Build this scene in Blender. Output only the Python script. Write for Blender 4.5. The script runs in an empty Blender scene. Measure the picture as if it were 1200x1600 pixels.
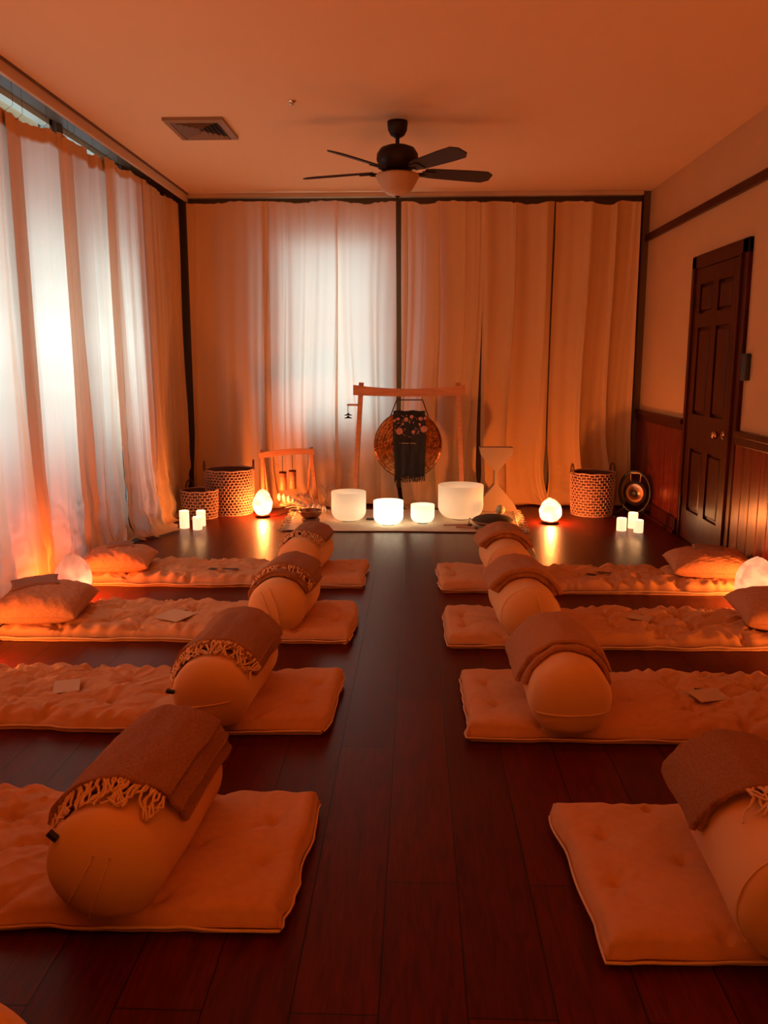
import bpy, math, random
import numpy as np
from mathutils import Vector, Matrix

C = bpy.context.scene.collection
SC = bpy.context.scene
PI = math.pi

# ------------------------------------------------------------------ camera, world, lights, exposure
F_PX, CAM_H, VX, VY = 1300.0, 1.37, 650.0, 565.0
pitch = math.atan((800 - VY) / F_PX)
yaw = math.atan((VX - 600) / F_PX * math.cos(pitch))
cam = bpy.data.cameras.new('camera')
cam.sensor_fit = 'HORIZONTAL'
cam.sensor_width = 36.0
cam.lens = F_PX * 36.0 / 1200.0
cam.clip_start = 0.05
cam_o = bpy.data.objects.new('camera', cam)
C.objects.link(cam_o)
cam_o.location = (0, 0, CAM_H)
cam_o.rotation_euler = (PI / 2 - pitch, 0, yaw)
SC.camera = cam_o

SC.view_settings.view_transform = 'Standard'
SC.view_settings.look = 'None'
SC.view_settings.gamma = 1.0
SC.view_settings.use_curve_mapping = False
SC.view_settings.exposure = 0.0

world = bpy.data.worlds.new('sky')
SC.world = world
world.use_nodes = True
wb = world.node_tree.nodes['Background']
wb.inputs['Color'].default_value = (0.62, 0.8, 0.9, 1)
wb.inputs['Strength'].default_value = 0.8

WARM = (1.0, 0.27, 0.035)
SALT = (1.0, 0.62, 0.30)
DAY = (0.74, 0.96, 1.0)


def area_light(name, loc, size, power, color, direction):
    l = bpy.data.lights.new(name, 'AREA')
    l.shape = 'RECTANGLE'
    l.size, l.size_y = size
    l.energy = power
    l.color = color
    o = bpy.data.objects.new(name, l)
    C.objects.link(o)
    o.location = loc
    o.rotation_euler = Vector(direction).to_track_quat('-Z', 'Y').to_euler()
    return o


def point_light(name, loc, power, color, radius, parent=None):
    l = bpy.data.lights.new(name, 'POINT')
    l.energy = power
    l.color = color
    l.shadow_soft_size = radius
    o = bpy.data.objects.new(name, l)
    C.objects.link(o)
    o.location = loc
    if parent:
        o.parent = parent
    return o


# warm area lights added to raise overall brightness: two beside the camera, one behind
area_light('added_fill_light', (-1.75, 0.9, 1.7), (0.5, 0.5), 34, WARM, (0.1, .75, 1))
area_light('added_fill_light', (1.75, 0.7, 1.7), (0.5, 0.5), 20, WARM, (-0.1, .75, 1))
area_light('added_fill_light', (-0.4, -1.2, 1.0), (1.2, .8), 11, WARM, (0.05, 1, .1))
# daylight outside the windows
LEFT_WIN = [(5.72, 6.82), (4.80, 5.62), (3.92, 4.66), (2.95, 3.8)]
for (y0, y1) in LEFT_WIN:
    area_light('daylight', (-2.58, (y0 + y1) / 2, 1.5), (4.0, (y1 - y0)), 54 * (y1 - y0), DAY, (1, 0, 0))
area_light('daylight', (-0.78, 8.46, 1.42), (1.0, 2.1), 36, DAY, (0, -1, 0))

# ------------------------------------------------------------------ helpers
ROOT = {}


def nz(x, y, seed=0):
    """smooth value noise in [-1, 1], vectorised"""
    x = np.asarray(x, float); y = np.asarray(y, float)
    xi = np.floor(x).astype(np.int64); yi = np.floor(y).astype(np.int64)
    fx = x - xi; fy = y - yi
    fx = fx * fx * (3 - 2 * fx); fy = fy * fy * (3 - 2 * fy)

    def h(a, b):
        n = (a * 374761393 + b * 668265263 + seed * 974634777) & 0x7fffffff
        n = ((n ^ (n >> 13)) * 1274126177) & 0x7fffffff
        n = (n ^ (n >> 16)) & 0x7fffffff
        return (n % 65536) / 32768.0 - 1.0
    return ((h(xi, yi) * (1 - fx) + h(xi + 1, yi) * fx) * (1 - fy)
            + (h(xi, yi + 1) * (1 - fx) + h(xi + 1, yi + 1) * fx) * fy)


class MB:
    def __init__(s):
        s.v = []; s.f = []; s.n = 0

    def add(s, verts, faces):
        verts = np.asarray(verts, float).reshape(-1, 3)
        s.v.append(verts)
        s.f += [tuple(int(i) + s.n for i in f) for f in faces]
        s.n += len(verts)
        return s

    def box(s, lo, hi, bev=0.0, M=None):
        (x0, y0, z0), (x1, y1, z1) = lo, hi
        if bev <= 0:
            v = [(x0, y0, z0), (x1, y0, z0), (x1, y1, z0), (x0, y1, z0), (x0, y0, z1), (x1, y0, z1), (x1, y1, z1), (x0, y1, z1)]
            f = [(3, 2, 1, 0), (4, 5, 6, 7), (0, 1, 5, 4), (1, 2, 6, 5), (2, 3, 7, 6), (3, 0, 4, 7)]
        else:
            import bmesh
            bm = bmesh.new()
            bmesh.ops.create_cube(bm, size=1)
            for w in bm.verts:
                w.co = Vector(((x0 + x1) / 2 + w.co.x * (x1 - x0), (y0 + y1) / 2 + w.co.y * (y1 - y0), (z0 + z1) / 2 + w.co.z * (z1 - z0)))
            bmesh.ops.bevel(bm, geom=list(bm.edges), offset=bev, segments=2, affect='EDGES', profile=0.6)
            bm.verts.index_update()
            v = [tuple(w.co) for w in bm.verts]
            f = [[w.index for w in q.verts] for q in bm.faces]
            bm.free()
        if M is not None:
            v = [tuple(M @ Vector(p)) for p in v]
        return s.add(v, f)

    def grid(s, P, wu=False, wv=False, flip=False):
        m, n = P.shape[:2]
        a = np.arange(m * n).reshape(m, n)
        if wu: a = np.vstack([a, a[:1]])
        if wv: a = np.hstack([a, a[:, :1]])
        q = np.stack([a[:-1, :-1], a[1:, :-1], a[1:, 1:], a[:-1, 1:]], -1).reshape(-1, 4)
        if flip: q = q[:, ::-1]
        return s.add(P.reshape(-1, 3), q.tolist())

    def lathe(s, prof, c=(0, 0, 0), n=32, caps=True, axis='z', squash=1.0):
        prof = np.asarray(prof, float)
        t = np.linspace(0, 2 * PI, n, endpoint=False)
        P = np.zeros((len(prof), n, 3))
        r = prof[:, 0][:, None]; h = prof[:, 1][:, None]
        if axis == 'z':
            P[..., 0] = r * np.cos(t); P[..., 1] = r * np.sin(t) * squash; P[..., 2] = h
        else:  # axis y, opening towards -y for h increasing
            P[..., 0] = r * np.cos(t); P[..., 2] = r * np.sin(t); P[..., 1] = h
        P += np.array(c)
        s.grid(P, wv=True, flip=(axis == 'z'))
        if caps:
            base = s.n - P.shape[0] * n
            if prof[0, 0] > 1e-5: s.f.append(tuple(base + i for i in range(n))[::-1])
            if prof[-1, 0] > 1e-5: s.f.append(tuple(base + (len(prof) - 1) * n + i for i in range(n)))
        return s

    def tube(s, pts, r, n=8, closed=False, caps=True):
        pts = [Vector(p) for p in pts]
        k = len(pts)
        rr = r if hasattr(r, '__len__') else [r] * k
        up = Vector((0, 0, 1))
        P = np.zeros((k, n, 3))
        prev = None
        for i, p in enumerate(pts):
            a = pts[(i - 1) % k] if (closed or i > 0) else p
            b = pts[(i + 1) % k] if (closed or i < k - 1) else p
            d = (b - a)
            if d.length < 1e-9: d = Vector((0, 0, 1))
            d.normalize()
            if prev is None:
                ref = up if abs(d.z) < 0.9 else Vector((1, 0, 0))
                x = d.cross(ref).normalized()
            else:
                x = (prev - d * prev.dot(d))
                x = x.normalized() if x.length > 1e-6 else d.orthogonal().normalized()
            prev = x
            y = d.cross(x)
            for j in range(n):
                t = 2 * PI * j / n
                q = p + (x * math.cos(t) + y * math.sin(t)) * rr[i]
                P[i, j] = q
        s.grid(P, wu=closed, wv=True, flip=True)
        if caps and not closed:
            base = s.n - k * n
            s.f.append(tuple(base + j for j in range(n)))
            s.f.append(tuple(base + (k - 1) * n + j for j in range(n))[::-1])
        return s

    def build(s, name, mat, parent=None, loc=None, smooth=True, rot=None):
        V = np.vstack(s.v)
        root = parent
        if parent is not None:
            o_loc = np.array(ROOT.get(parent.name, (0, 0, 0)))
        else:
            o_loc = np.array(loc if loc is not None else (0, 0, 0), float)
        V = V - o_loc
        me = bpy.data.meshes.new(name)
        me.from_pydata(V.tolist(), [], s.f)
        me.update()
        me.polygons.foreach_set('use_smooth', [smooth] * len(me.polygons))
        if mat: me.materials.append(mat)
        o = bpy.data.objects.new(name, me)
        C.objects.link(o)
        if parent is not None:
            o.parent = parent
            ROOT[o.name] = tuple(o_loc)
        else:
            o.location = tuple(o_loc)
            ROOT[o.name] = tuple(o_loc)
        return o


def tag(o, label=None, cat=None, group=None, kind=None):
    if label: o['label'] = label
    if cat: o['category'] = cat
    if group: o['group'] = group
    if kind: o['kind'] = kind
    return o


def thing(name, loc, label, cat, group=None):
    o = bpy.data.objects.new(name, None)
    C.objects.link(o)
    o.location = loc
    o.empty_display_size = 0.05
    ROOT[o.name] = tuple(loc)
    return tag(o, label, cat, group)


def dup(root, loc, rotz, label, group=None, scale=1.0):
    r = root.copy(); C.objects.link(r)
    r.location = loc; r.rotation_euler = (0, 0, rotz); r.scale = (scale,) * 3 if not hasattr(scale, '__len__') else scale
    r['label'] = label
    if group: r['group'] = group
    for ch in list(root.children):
        c = ch.copy(); C.objects.link(c); c.parent = r
        for g in list(ch.children):
            d = g.copy(); C.objects.link(d); d.parent = c
    return r


def sharp(o, angle=35):
    """flat-looking hard edges, smooth elsewhere"""
    me = o.data
    import bmesh
    bm = bmesh.new(); bm.from_mesh(me)
    for e in bm.edges:
        if len(e.link_faces) == 2 and e.calc_face_angle(0) > math.radians(angle):
            e.smooth = False
    bm.to_mesh(me); bm.free()
    return o


# ------------------------------------------------------------------ materials
def mat(name, color, rough=0.8, metal=0.0, noise=None, bump=None, sheen=0.0, spec=0.5, wave=None, coat=0.0):
    """noise=(scale, dark colour, amount); bump=(scale, strength, distance)"""
    m = bpy.data.materials.new(name)
    m.use_nodes = True
    N = m.node_tree.nodes; L = m.node_tree.links
    b = N['Principled BSDF']
    b.inputs['Base Color'].default_value = (*color, 1)
    b.inputs['Roughness'].default_value = rough
    b.inputs['Metallic'].default_value = metal
    b.inputs['Specular IOR Level'].default_value = spec
    if sheen: b.inputs['Sheen Weight'].default_value = sheen
    if coat: b.inputs['Coat Weight'].default_value = coat; b.inputs['Coat Roughness'].default_value = 0.15
    tc = N.new('ShaderNodeTexCoord')
    if noise:
        t = N.new('ShaderNodeTexNoise'); t.inputs['Scale'].default_value = noise[0]; t.inputs['Detail'].default_value = 5
        mp = N.new('ShaderNodeMapping')
        if len(noise) > 3: mp.inputs['Scale'].default_value = noise[3]
        L.new(tc.outputs['Object'], mp.inputs[0]); L.new(mp.outputs[0], t.inputs['Vector'])
        mx = N.new('ShaderNodeMix'); mx.data_type = 'RGBA'
        cr = N.new('ShaderNodeMapRange'); cr.inputs[1].default_value = 0.35; cr.inputs[2].default_value = 0.65
        cr.inputs[4].default_value = noise[2]
        L.new(t.outputs['Fac'], cr.inputs[0]); L.new(cr.outputs[0], mx.inputs[0])
        mx.inputs[6].default_value = (*color, 1); mx.inputs[7].default_value = (*noise[1], 1)
        L.new(mx.outputs[2], b.inputs['Base Color'])
    if bump:
        t = N.new('ShaderNodeTexNoise'); t.inputs['Scale'].default_value = bump[0]; t.inputs['Detail'].default_value = 4
        mp = N.new('ShaderNodeMapping')
        if len(bump) > 3: mp.inputs['Scale'].default_value = bump[3]
        L.new(tc.outputs['Object'], mp.inputs[0]); L.new(mp.outputs[0], t.inputs['Vector'])
        bp = N.new('ShaderNodeBump'); bp.inputs['Strength'].default_value = bump[1]; bp.inputs['Distance'].default_value = bump[2]
        L.new(t.outputs['Fac'], bp.inputs['Height']); L.new(bp.outputs[0], b.inputs['Normal'])
    return m


def emit_mat(name, base, glow, strength, rough=0.5):
    m = mat(name, base, rough)
    b = m.node_tree.nodes['Principled BSDF']
    b.inputs['Emission Color'].default_value = (*glow, 1)
    b.inputs['Emission Strength'].default_value = strength
    return m


def curtain_mat(name, color, trans):
    m = bpy.data.materials.new(name); m.use_nodes = True
    N = m.node_tree.nodes; L = m.node_tree.links
    N.remove(N['Principled BSDF'])
    out = N['Material Output']
    tc = N.new('ShaderNodeTexCoord')
    wv = N.new('ShaderNodeTexNoise'); wv.inputs['Scale'].default_value = 260; wv.inputs['Detail'].default_value = 2
    mp = N.new('ShaderNodeMapping'); mp.inputs['Scale'].default_value = (1, 1, 0.15)
    L.new(tc.outputs['Object'], mp.inputs[0]); L.new(mp.outputs[0], wv.inputs['Vector'])
    bp = N.new('ShaderNodeBump'); bp.inputs['Strength'].default_value = 0.10; bp.inputs['Distance'].default_value = 0.001
    L.new(wv.outputs['Fac'], bp.inputs['Height'])
    cr = N.new('ShaderNodeMix'); cr.data_type = 'RGBA'
    cr.inputs[6].default_value = (*color, 1); cr.inputs[7].default_value = (*[c * 0.95 for c in color], 1)
    L.new(wv.outputs['Fac'], cr.inputs[0])
    d = N.new('ShaderNodeBsdfDiffuse'); t = N.new('ShaderNodeBsdfTranslucent')
    t.inputs['Color'].default_value = (0.86, 0.80, 0.69, 1)
    L.new(cr.outputs[2], d.inputs['Color'])
    L.new(bp.outputs[0], d.inputs['Normal'])
    mx = N.new('ShaderNodeMixShader'); mx.inputs[0].default_value = trans
    L.new(d.outputs[0], mx.inputs[1]); L.new(t.outputs[0], mx.inputs[2]); L.new(mx.outputs[0], out.inputs['Surface'])
    return m


def glow_shell(name, diff, trans_w, see, see_col, em_col, em, veins=None):
    """crystal shell: partly clear (the bulb shows through), partly diffusing, softly glowing"""
    m = bpy.data.materials.new(name); m.use_nodes = True
    N = m.node_tree.nodes; L = m.node_tree.links
    N.remove(N['Principled BSDF']); out = N['Material Output']
    t = N.new('ShaderNodeBsdfTranslucent'); t.inputs['Color'].default_value = (*diff, 1)
    if veins:
        tc = N.new('ShaderNodeTexCoord'); tx = N.new('ShaderNodeTexNoise'); tx.inputs['Scale'].default_value = 14; tx.inputs['Detail'].default_value = 6
        L.new(tc.outputs['Object'], tx.inputs['Vector'])
        mr = N.new('ShaderNodeMapRange'); mr.inputs[1].default_value = .42; mr.inputs[2].default_value = .62
        L.new(tx.outputs['Fac'], mr.inputs[0])
        cx = N.new('ShaderNodeMix'); cx.data_type = 'RGBA'; cx.inputs[6].default_value = (*diff, 1); cx.inputs[7].default_value = (*veins, 1)
        L.new(mr.outputs[0], cx.inputs[0]); L.new(cx.outputs[2], t.inputs['Color'])
    g = N.new('ShaderNodeBsdfDiffuse'); g.inputs['Color'].default_value = (*[min(1, c * 1.6) for c in diff], 1)
    m0 = N.new('ShaderNodeMixShader'); m0.inputs[0].default_value = trans_w
    L.new(g.outputs[0], m0.inputs[1]); L.new(t.outputs[0], m0.inputs[2])
    s = N.new('ShaderNodeBsdfTransparent'); s.inputs['Color'].default_value = (*see_col, 1)
    m1 = N.new('ShaderNodeMixShader'); m1.inputs[0].default_value = see
    L.new(m0.outputs[0], m1.inputs[1]); L.new(s.outputs[0], m1.inputs[2])
    e = N.new('ShaderNodeEmission'); e.inputs['Color'].default_value = (*em_col, 1); e.inputs['Strength'].default_value = em
    ad = N.new('ShaderNodeAddShader'); L.new(m1.outputs[0], ad.inputs[0]); L.new(e.outputs[0], ad.inputs[1])
    L.new(ad.outputs[0], out.inputs['Surface'])
    return m


def floor_mat():
    m = bpy.data.materials.new('wood_planks'); m.use_nodes = True
    N = m.node_tree.nodes; L = m.node_tree.links
    b = N['Principled BSDF']
    tc = N.new('ShaderNodeTexCoord')
    rot = N.new('ShaderNodeMapping'); rot.inputs['Rotation'].default_value = (0, 0, PI / 2)
    rot.inputs['Location'].default_value = (0.3, 0.07, 0)
    L.new(tc.outputs['Object'], rot.inputs[0])
    br = N.new('ShaderNodeTexBrick')
    br.inputs['Scale'].default_value = 1.0
    br.inputs['Brick Width'].default_value = 1.25; br.inputs['Row Height'].default_value = 0.19
    br.inputs['Mortar Size'].default_value = 0.0022; br.inputs['Mortar Smooth'].default_value = 0.3
    br.offset = 0.37
    br.inputs['Color1'].default_value = (0.100, 0.008, 0.003, 1)
    br.inputs['Color2'].default_value = (0.07, 0.005, 0.0025, 1)
    br.inputs['Mortar'].default_value = (0.012, 0.003, 0.002, 1)
    L.new(rot.outputs[0], br.inputs['Vector'])
    g = N.new('ShaderNodeTexNoise'); g.inputs['Scale'].default_value = 9; g.inputs['Detail'].default_value = 8; g.inputs['Distortion'].default_value = 1.2
    gm = N.new('ShaderNodeMapping'); gm.inputs['Scale'].default_value = (6, 0.6, 1)
    L.new(tc.outputs['Object'], gm.inputs[0]); L.new(gm.outputs[0], g.inputs['Vector'])
    mx = N.new('ShaderNodeMix'); mx.data_type = 'RGBA'; mx.blend_type = 'MULTIPLY'
    cr = N.new('ShaderNodeMapRange'); cr.inputs[1].default_value = .3; cr.inputs[2].default_value = .7; cr.inputs[3].default_value = .55; cr.inputs[4].default_value = 1.25
    L.new(g.outputs['Fac'], cr.inputs[0])
    mx.inputs[0].default_value = 1.0
    L.new(br.outputs['Color'], mx.inputs[6]); L.new(cr.outputs[0], mx.inputs[7])
    L.new(mx.outputs[2], b.inputs['Base Color'])
    b.inputs['Specular Tint'].default_value = (1, .55, .34, 1)
    rr = N.new('ShaderNodeMapRange'); rr.inputs[3].default_value = 0.27; rr.inputs[4].default_value = 0.45
    L.new(g.outputs['Fac'], rr.inputs[0]); L.new(rr.outputs[0], b.inputs['Roughness'])
    b.inputs['Specular IOR Level'].default_value = 0.20
    bp = N.new('ShaderNodeBump'); bp.inputs['Strength'].default_value = 0.35; bp.inputs['Distance'].default_value = 0.0025
    ad = N.new('ShaderNodeMath'); ad.operation = 'MULTIPLY_ADD'; ad.inputs[1].default_value = 0.35
    sb = N.new('ShaderNodeMath'); sb.operation = 'SUBTRACT'; sb.inputs[0].default_value = 1.0
    L.new(br.outputs['Fac'], sb.inputs[1])
    L.new(g.outputs['Fac'], ad.inputs[0]); L.new(sb.outputs[0], ad.inputs[2])
    L.new(ad.outputs[0], bp.inputs['Height']); L.new(bp.outputs[0], b.inputs['Normal'])
    return m


M = {}
M['floor'] = floor_mat()
M['plaster'] = mat('cream_plaster', (0.56, 0.32, 0.14), 0.9, noise=(3, (0.51, 0.285, 0.12), 0.5), bump=(90, 0.15, 0.002))
M['ceiling'] = mat('ceiling_paint', (0.76, 0.49, 0.28), 0.95, bump=(70, 0.2, 0.002))
M['darkwood'] = mat('dark_varnished_wood', (0.060, 0.008, 0.004), 0.30, noise=(5, (0.028, 0.005, 0.003), 0.9, (4, 4, 0.5)), spec=.15, bump=(30, 0.12, 0.002, (2, 2, .2)))
M['boards'] = mat('wainscot_wood', (0.16, 0.020, 0.009), 0.26, spec=.22, noise=(5, (0.08, 0.010, 0.005), 0.9, (5, 5, 0.4)), bump=(30, 0.12, 0.002, (2, 2, .2)))
for k_ in ('darkwood', 'boards'): M[k_].node_tree.nodes['Principled BSDF'].inputs['Specular Tint'].default_value = (1, .55, .34, 1)
M['track'] = mat('pale_track_wood', (0.55, 0.36, 0.22), 0.6)
M['trimdark'] = mat('brown_trim', (0.10, 0.05, 0.03), 0.5)
M['curtain'] = curtain_mat('cream_curtain', (0.86, 0.52, 0.25), 0.29)
M['band'] = mat('curtain_header', (0.60, 0.42, 0.28), 0.9)
M['winframe'] = mat('window_paint', (0.55, 0.52, 0.46), 0.5)
M['mat'] = mat('mat_linen', (0.64, 0.32, 0.15), 0.88, noise=(40, (0.58, 0.28, 0.125), 0.6), bump=(420, 0.35, 0.001), sheen=0.0)
M['piping'] = mat('mat_piping', (0.76, 0.48, 0.31), 0.85)
M['bolster'] = mat('bolster_cotton', (0.78, 0.43, 0.19), 0.85, bump=(500, 0.25, 0.0008), sheen=0.0)
M['seam'] = mat('bolster_seam', (0.84, 0.52, 0.27), 0.8)
M['blanket'] = mat('wool_blanket', (0.38, 0.155, 0.060), 0.95, noise=(160, (0.27, 0.10, 0.036), 0.9), bump=(320, 0.9, 0.003), sheen=0.0)
M['blanket2'] = mat('wool_blanket_plain', (0.50, 0.225, 0.10), 0.95, noise=(150, (0.40, 0.165, 0.07), 0.9), bump=(280, 0.9, 0.003), sheen=0.0)
M['fringe'] = mat('fringe_yarn', (0.78, 0.47, 0.25), 0.95)
M['pillow'] = mat('velvet_pillow', (0.56, 0.26, 0.13), 0.85, noise=(60, (0.46, 0.19, 0.09), 0.8), bump=(120, 0.7, 0.004), sheen=0.0)
M['eyepillow'] = mat('brown_eye_pillow', (0.30, 0.15, 0.095), 0.8, bump=(300, .4, .001))
M['card'] = mat('pale_card', (0.60, 0.40, 0.24), 0.7, bump=(200, .1, .0005))
M['darkcard'] = mat('dark_card', (0.07, 0.035, 0.025), 0.6)
M['black'] = mat('matte_black', (0.012, 0.010, 0.010), 0.5)
M['fanmetal'] = mat('oiled_bronze', (0.022, 0.008, 0.005), 0.5, metal=0.2, spec=.3)
M['fanblade'] = mat('fan_blade_wood', (0.032, 0.009, 0.005), 0.8, noise=(6, (0.03, 0.010, 0.008), .8, (1, 1, 1)))
M['fanglass'] = mat('frosted_glass', (0.48, 0.27, 0.14), 0.5)
M['wood'] = mat('warm_beech', (0.56, 0.22, 0.09), 0.45, noise=(7, (0.44, 0.15, 0.06), .8, (1, 1, 6)), bump=(20, .1, .001))
M['bowlglow'] = None
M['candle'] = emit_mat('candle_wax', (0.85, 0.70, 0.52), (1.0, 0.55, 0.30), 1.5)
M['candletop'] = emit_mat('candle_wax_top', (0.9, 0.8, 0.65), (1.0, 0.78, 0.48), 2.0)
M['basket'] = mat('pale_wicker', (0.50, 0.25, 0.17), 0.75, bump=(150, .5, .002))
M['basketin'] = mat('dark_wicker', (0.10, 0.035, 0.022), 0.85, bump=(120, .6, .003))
M['bronze'] = mat('hammered_bronze', (0.44, 0.17, 0.06), 0.26, metal=1.0, noise=(26, (0.15, 0.055, 0.02), .8), bump=(40, .9, .006))
def aniso(m, axis='Y', amt=.9):
    N = m.node_tree.nodes; L = m.node_tree.links; b = N['Principled BSDF']
    tn = N.new('ShaderNodeTangent'); tn.direction_type = 'RADIAL'; tn.axis = axis
    L.new(tn.outputs[0], b.inputs['Tangent']); b.inputs['Anisotropic'].default_value = amt; b.inputs['Anisotropic Rotation'].default_value = .25


aniso(M['bronze'])
M['brightbronze'] = mat('turned_bronze', (0.80, 0.38, 0.18), 0.28, metal=1.0)
M['bowlmetal'] = mat('hammered_bowl', (0.24, 0.10, 0.055), 0.3, metal=1.0, bump=(60, .8, .004))
M['shawl'] = mat('black_shawl', (0.016, 0.009, 0.008), 0.9, bump=(300, .6, .001))
M['flowers'] = mat('flower_embroidery', (0.55, 0.19, 0.12), 0.8, noise=(60, (0.36, 0.13, 0.06), 1.0))
M['beige'] = mat('beige_board', (0.36, 0.25, 0.165), 0.75, bump=(140, .15, .001))
M['rug'] = mat('cream_rug', (0.72, 0.60, 0.46), 0.95, noise=(12, (0.62, 0.50, 0.37), .6), bump=(260, .8, .003))
M['brownfab'] = mat('brown_cushion', (0.16, 0.065, 0.035), 0.85, bump=(250, .5, .001), sheen=0.0)
M['darkfab'] = mat('dark_cushion_top', (0.060, 0.040, 0.022), 0.9, bump=(250, .5, .001), sheen=0.0)
M['stone'] = mat('pale_green_stone', (0.50, 0.50, 0.36), 0.35)
M['frond'] = mat('dried_palm', (0.80, 0.52, 0.32), 0.7)
M['shell'] = mat('pearly_shell', (0.80, 0.70, 0.60), 0.15, coat=0.6)
M['silver'] = mat('silver_metal', (0.7, 0.6, 0.5), 0.2, metal=1.0)
M['brass'] = mat('old_brass', (0.50, 0.28, 0.12), 0.25, metal=1.0)
M['vent'] = mat('vent_metal', (0.26, 0.14, 0.07), 0.5)

# ------------------------------------------------------------------ room shell
XL, XR, YB, YF, ZC = -2.32, 2.13, 8.2, -2.2, 2.9


def struct(name, b, m, parent=None, smooth=False, label=None):
    o = b.build(name, m, parent, smooth=smooth)
    if parent is None: o['kind'] = 'structure'
    if label: o['label'] = label
    return o


struct('floor', MB().box((XL - .12, YF - .1, -0.1), (XR + .1, YB + .12, 0)), M['floor'])
struct('ceiling', MB().box((XL - .3, YF - .1, ZC), (XR + .1, YB + .3, ZC + 0.1)), M['ceiling'])
struct('wall_front', MB().box((XL - .1, YF - .1, 0), (XR + .1, YF, ZC)), M['plaster'])
# left wall with window openings
b = MB(); WZ0, WZ1 = 0.12, 2.893
ys = [YF] + [y for w in reversed(LEFT_WIN) for y in w] + [YB]
for i in range(0, len(ys), 2):
    b.box((XL - .12, ys[i], 0), (XL, ys[i + 1], ZC))
for (y0, y1) in LEFT_WIN:
    b.box((XL - .12, y0, 0), (XL, y1, WZ0)); b.box((XL - .12, y0, WZ1), (XL, y1, ZC))
struct('wall_left', b, M['trimdark'])
b = MB(); bx0, bx1, bz0, bz1 = -1.25, -0.31, 0.75, 2.47
b.box((XL, YB, 0), (bx0, YB + .12, ZC)).box((bx1, YB, 0), (XR + .1, YB + .12, ZC)).box((bx0, YB, 0), (bx1, YB + .12, bz0)).box((bx0, YB, bz1), (bx1, YB + .12, ZC))
struct('wall_back', b, M['trimdark'])
struct('wall_right', MB().box((XR, YF, 0), (XR + .1, YB, ZC)), M['plaster'])


def window(name, axis, c, a0, a1, z0, z1, rows=3):
    """sash window: frame bars and a pane"""
    w = MB(); t = 0.035
    def bar(p0, p1, q0, q1):
        if axis == 'x': w.box((c - .03, p0, q0), (c + .03, p1, q1))
        else: w.box((p0, c - .03, q0), (p1, c + .03, q1))
    bar(a0, a0 + t, z0, z1); bar(a1 - t, a1, z0, z1); bar(a0, a1, z0, z0 + t); bar(a0, a1, z1 - t, z1)
    for k in range(1, rows): bar(a0, a1, z0 + (z1 - z0) * k / rows - .012, z0 + (z1 - z0) * k / rows + .012)
    o = w.build(name, M['winframe'], None, smooth=False)
    o['kind'] = 'structure'
    g = MB()
    if axis == 'x': g.box((c - .008, a0 + t, z0 + t), (c - .004, a1 - t, z1 - t))
    else: g.box((a0 + t, c + .004, z0 + t), (a1 - t, c + .008, z1 - t))
    g.build('pane', M['pane'], o, smooth=False)
    return o


pm = bpy.data.materials.new('window_glass'); pm.use_nodes = True
N = pm.node_tree.nodes; N.remove(N['Principled BSDF'])
tr = N.new('ShaderNodeBsdfTransparent'); tr.inputs[0].default_value = (.93, .96, .97, 1)
gl = N.new('ShaderNodeBsdfGlossy'); gl.inputs['Roughness'].default_value = .05
mxs = N.new('ShaderNodeMixShader'); mxs.inputs[0].default_value = .06
pm.node_tree.links.new(tr.outputs[0], mxs.inputs[1]); pm.node_tree.links.new(gl.outputs[0], mxs.inputs[2])
pm.node_tree.links.new(mxs.outputs[0], N['Material Output'].inputs['Surface'])
M['pane'] = pm
for i, (y0, y1) in enumerate(LEFT_WIN):
    window('window_%d' % (i + 1), 'x', XL - .06, y0, y1, WZ0, WZ1, 5)
window('window_5', 'y', YB + .06, bx0, bx1, bz0, bz1, 2)

# ceiling-edge tracks for the curtains
struct('trim_1', MB().box((-2.155, YF, 2.83), (-2.13, 8.06, 2.9), .003), M['band'], label='pale curtain track along the left ceiling edge')
struct('trim_2', MB().box((-2.20, 8.03, 2.862), (2.06, 8.10, 2.9), .004), M['track'], label='pale curtain track along the back ceiling edge')
struct('trim_3', MB().box((-2.13, YF, 2.89), (-2.115, 8.03, 2.9)).box((XL, YF, 2.885), (-2.15, 8.2, 2.9)), M['trimdark'])  # wide dark board added so the window-lit ceiling strip behind the track reads dark
# picture rail on the right wall, corner trim
struct('trim_4', MB().box((2.095, YF, 2.455), (2.13, 8.19, 2.515), .006), M['darkwood'])
struct('trim_5', MB().box((2.07, 8.06, 0), (2.13, 8.2, 2.9)), M['trimdark'])
# wainscot boards each side of the door, chair rail, baseboard
DY0, DY1 = 5.56, 6.66
k = 6
for (a, c) in ((YF, DY0), (DY1, 8.14)):
    b = MB(); y = a
    n = max(1, round((c - a) / 0.145)); w = (c - a) / n
    for i in range(n):
        b.box((2.108, a + i * w + .003, 0.02), (2.129, a + (i + 1) * w - .003, 0.9), .0035)
    struct('trim_%d' % k, b, M['boards']); k += 1
    b = MB().box((2.085, a, 0.885), (2.13, c, 0.925), .006).box((2.10, a, 0.83), (2.13, c, 0.885), .005)
    struct('trim_%d' % k, b, M['darkwood']); k += 1
for nm, (a, c) in (('baseboard_right', (YF, DY0)), ('baseboard_right_far', (DY1, 8.14))):
    struct(nm, MB().box((2.085, a, 0), (2.13, c, 0.13), .006).box((2.07, a, 0), (2.09, c, 0.03), .008), M['darkwood'])
struct('baseboard_back', MB().box((XL, 8.17, 0), (2.1, 8.2, 0.14)), M['darkwood'])

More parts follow.
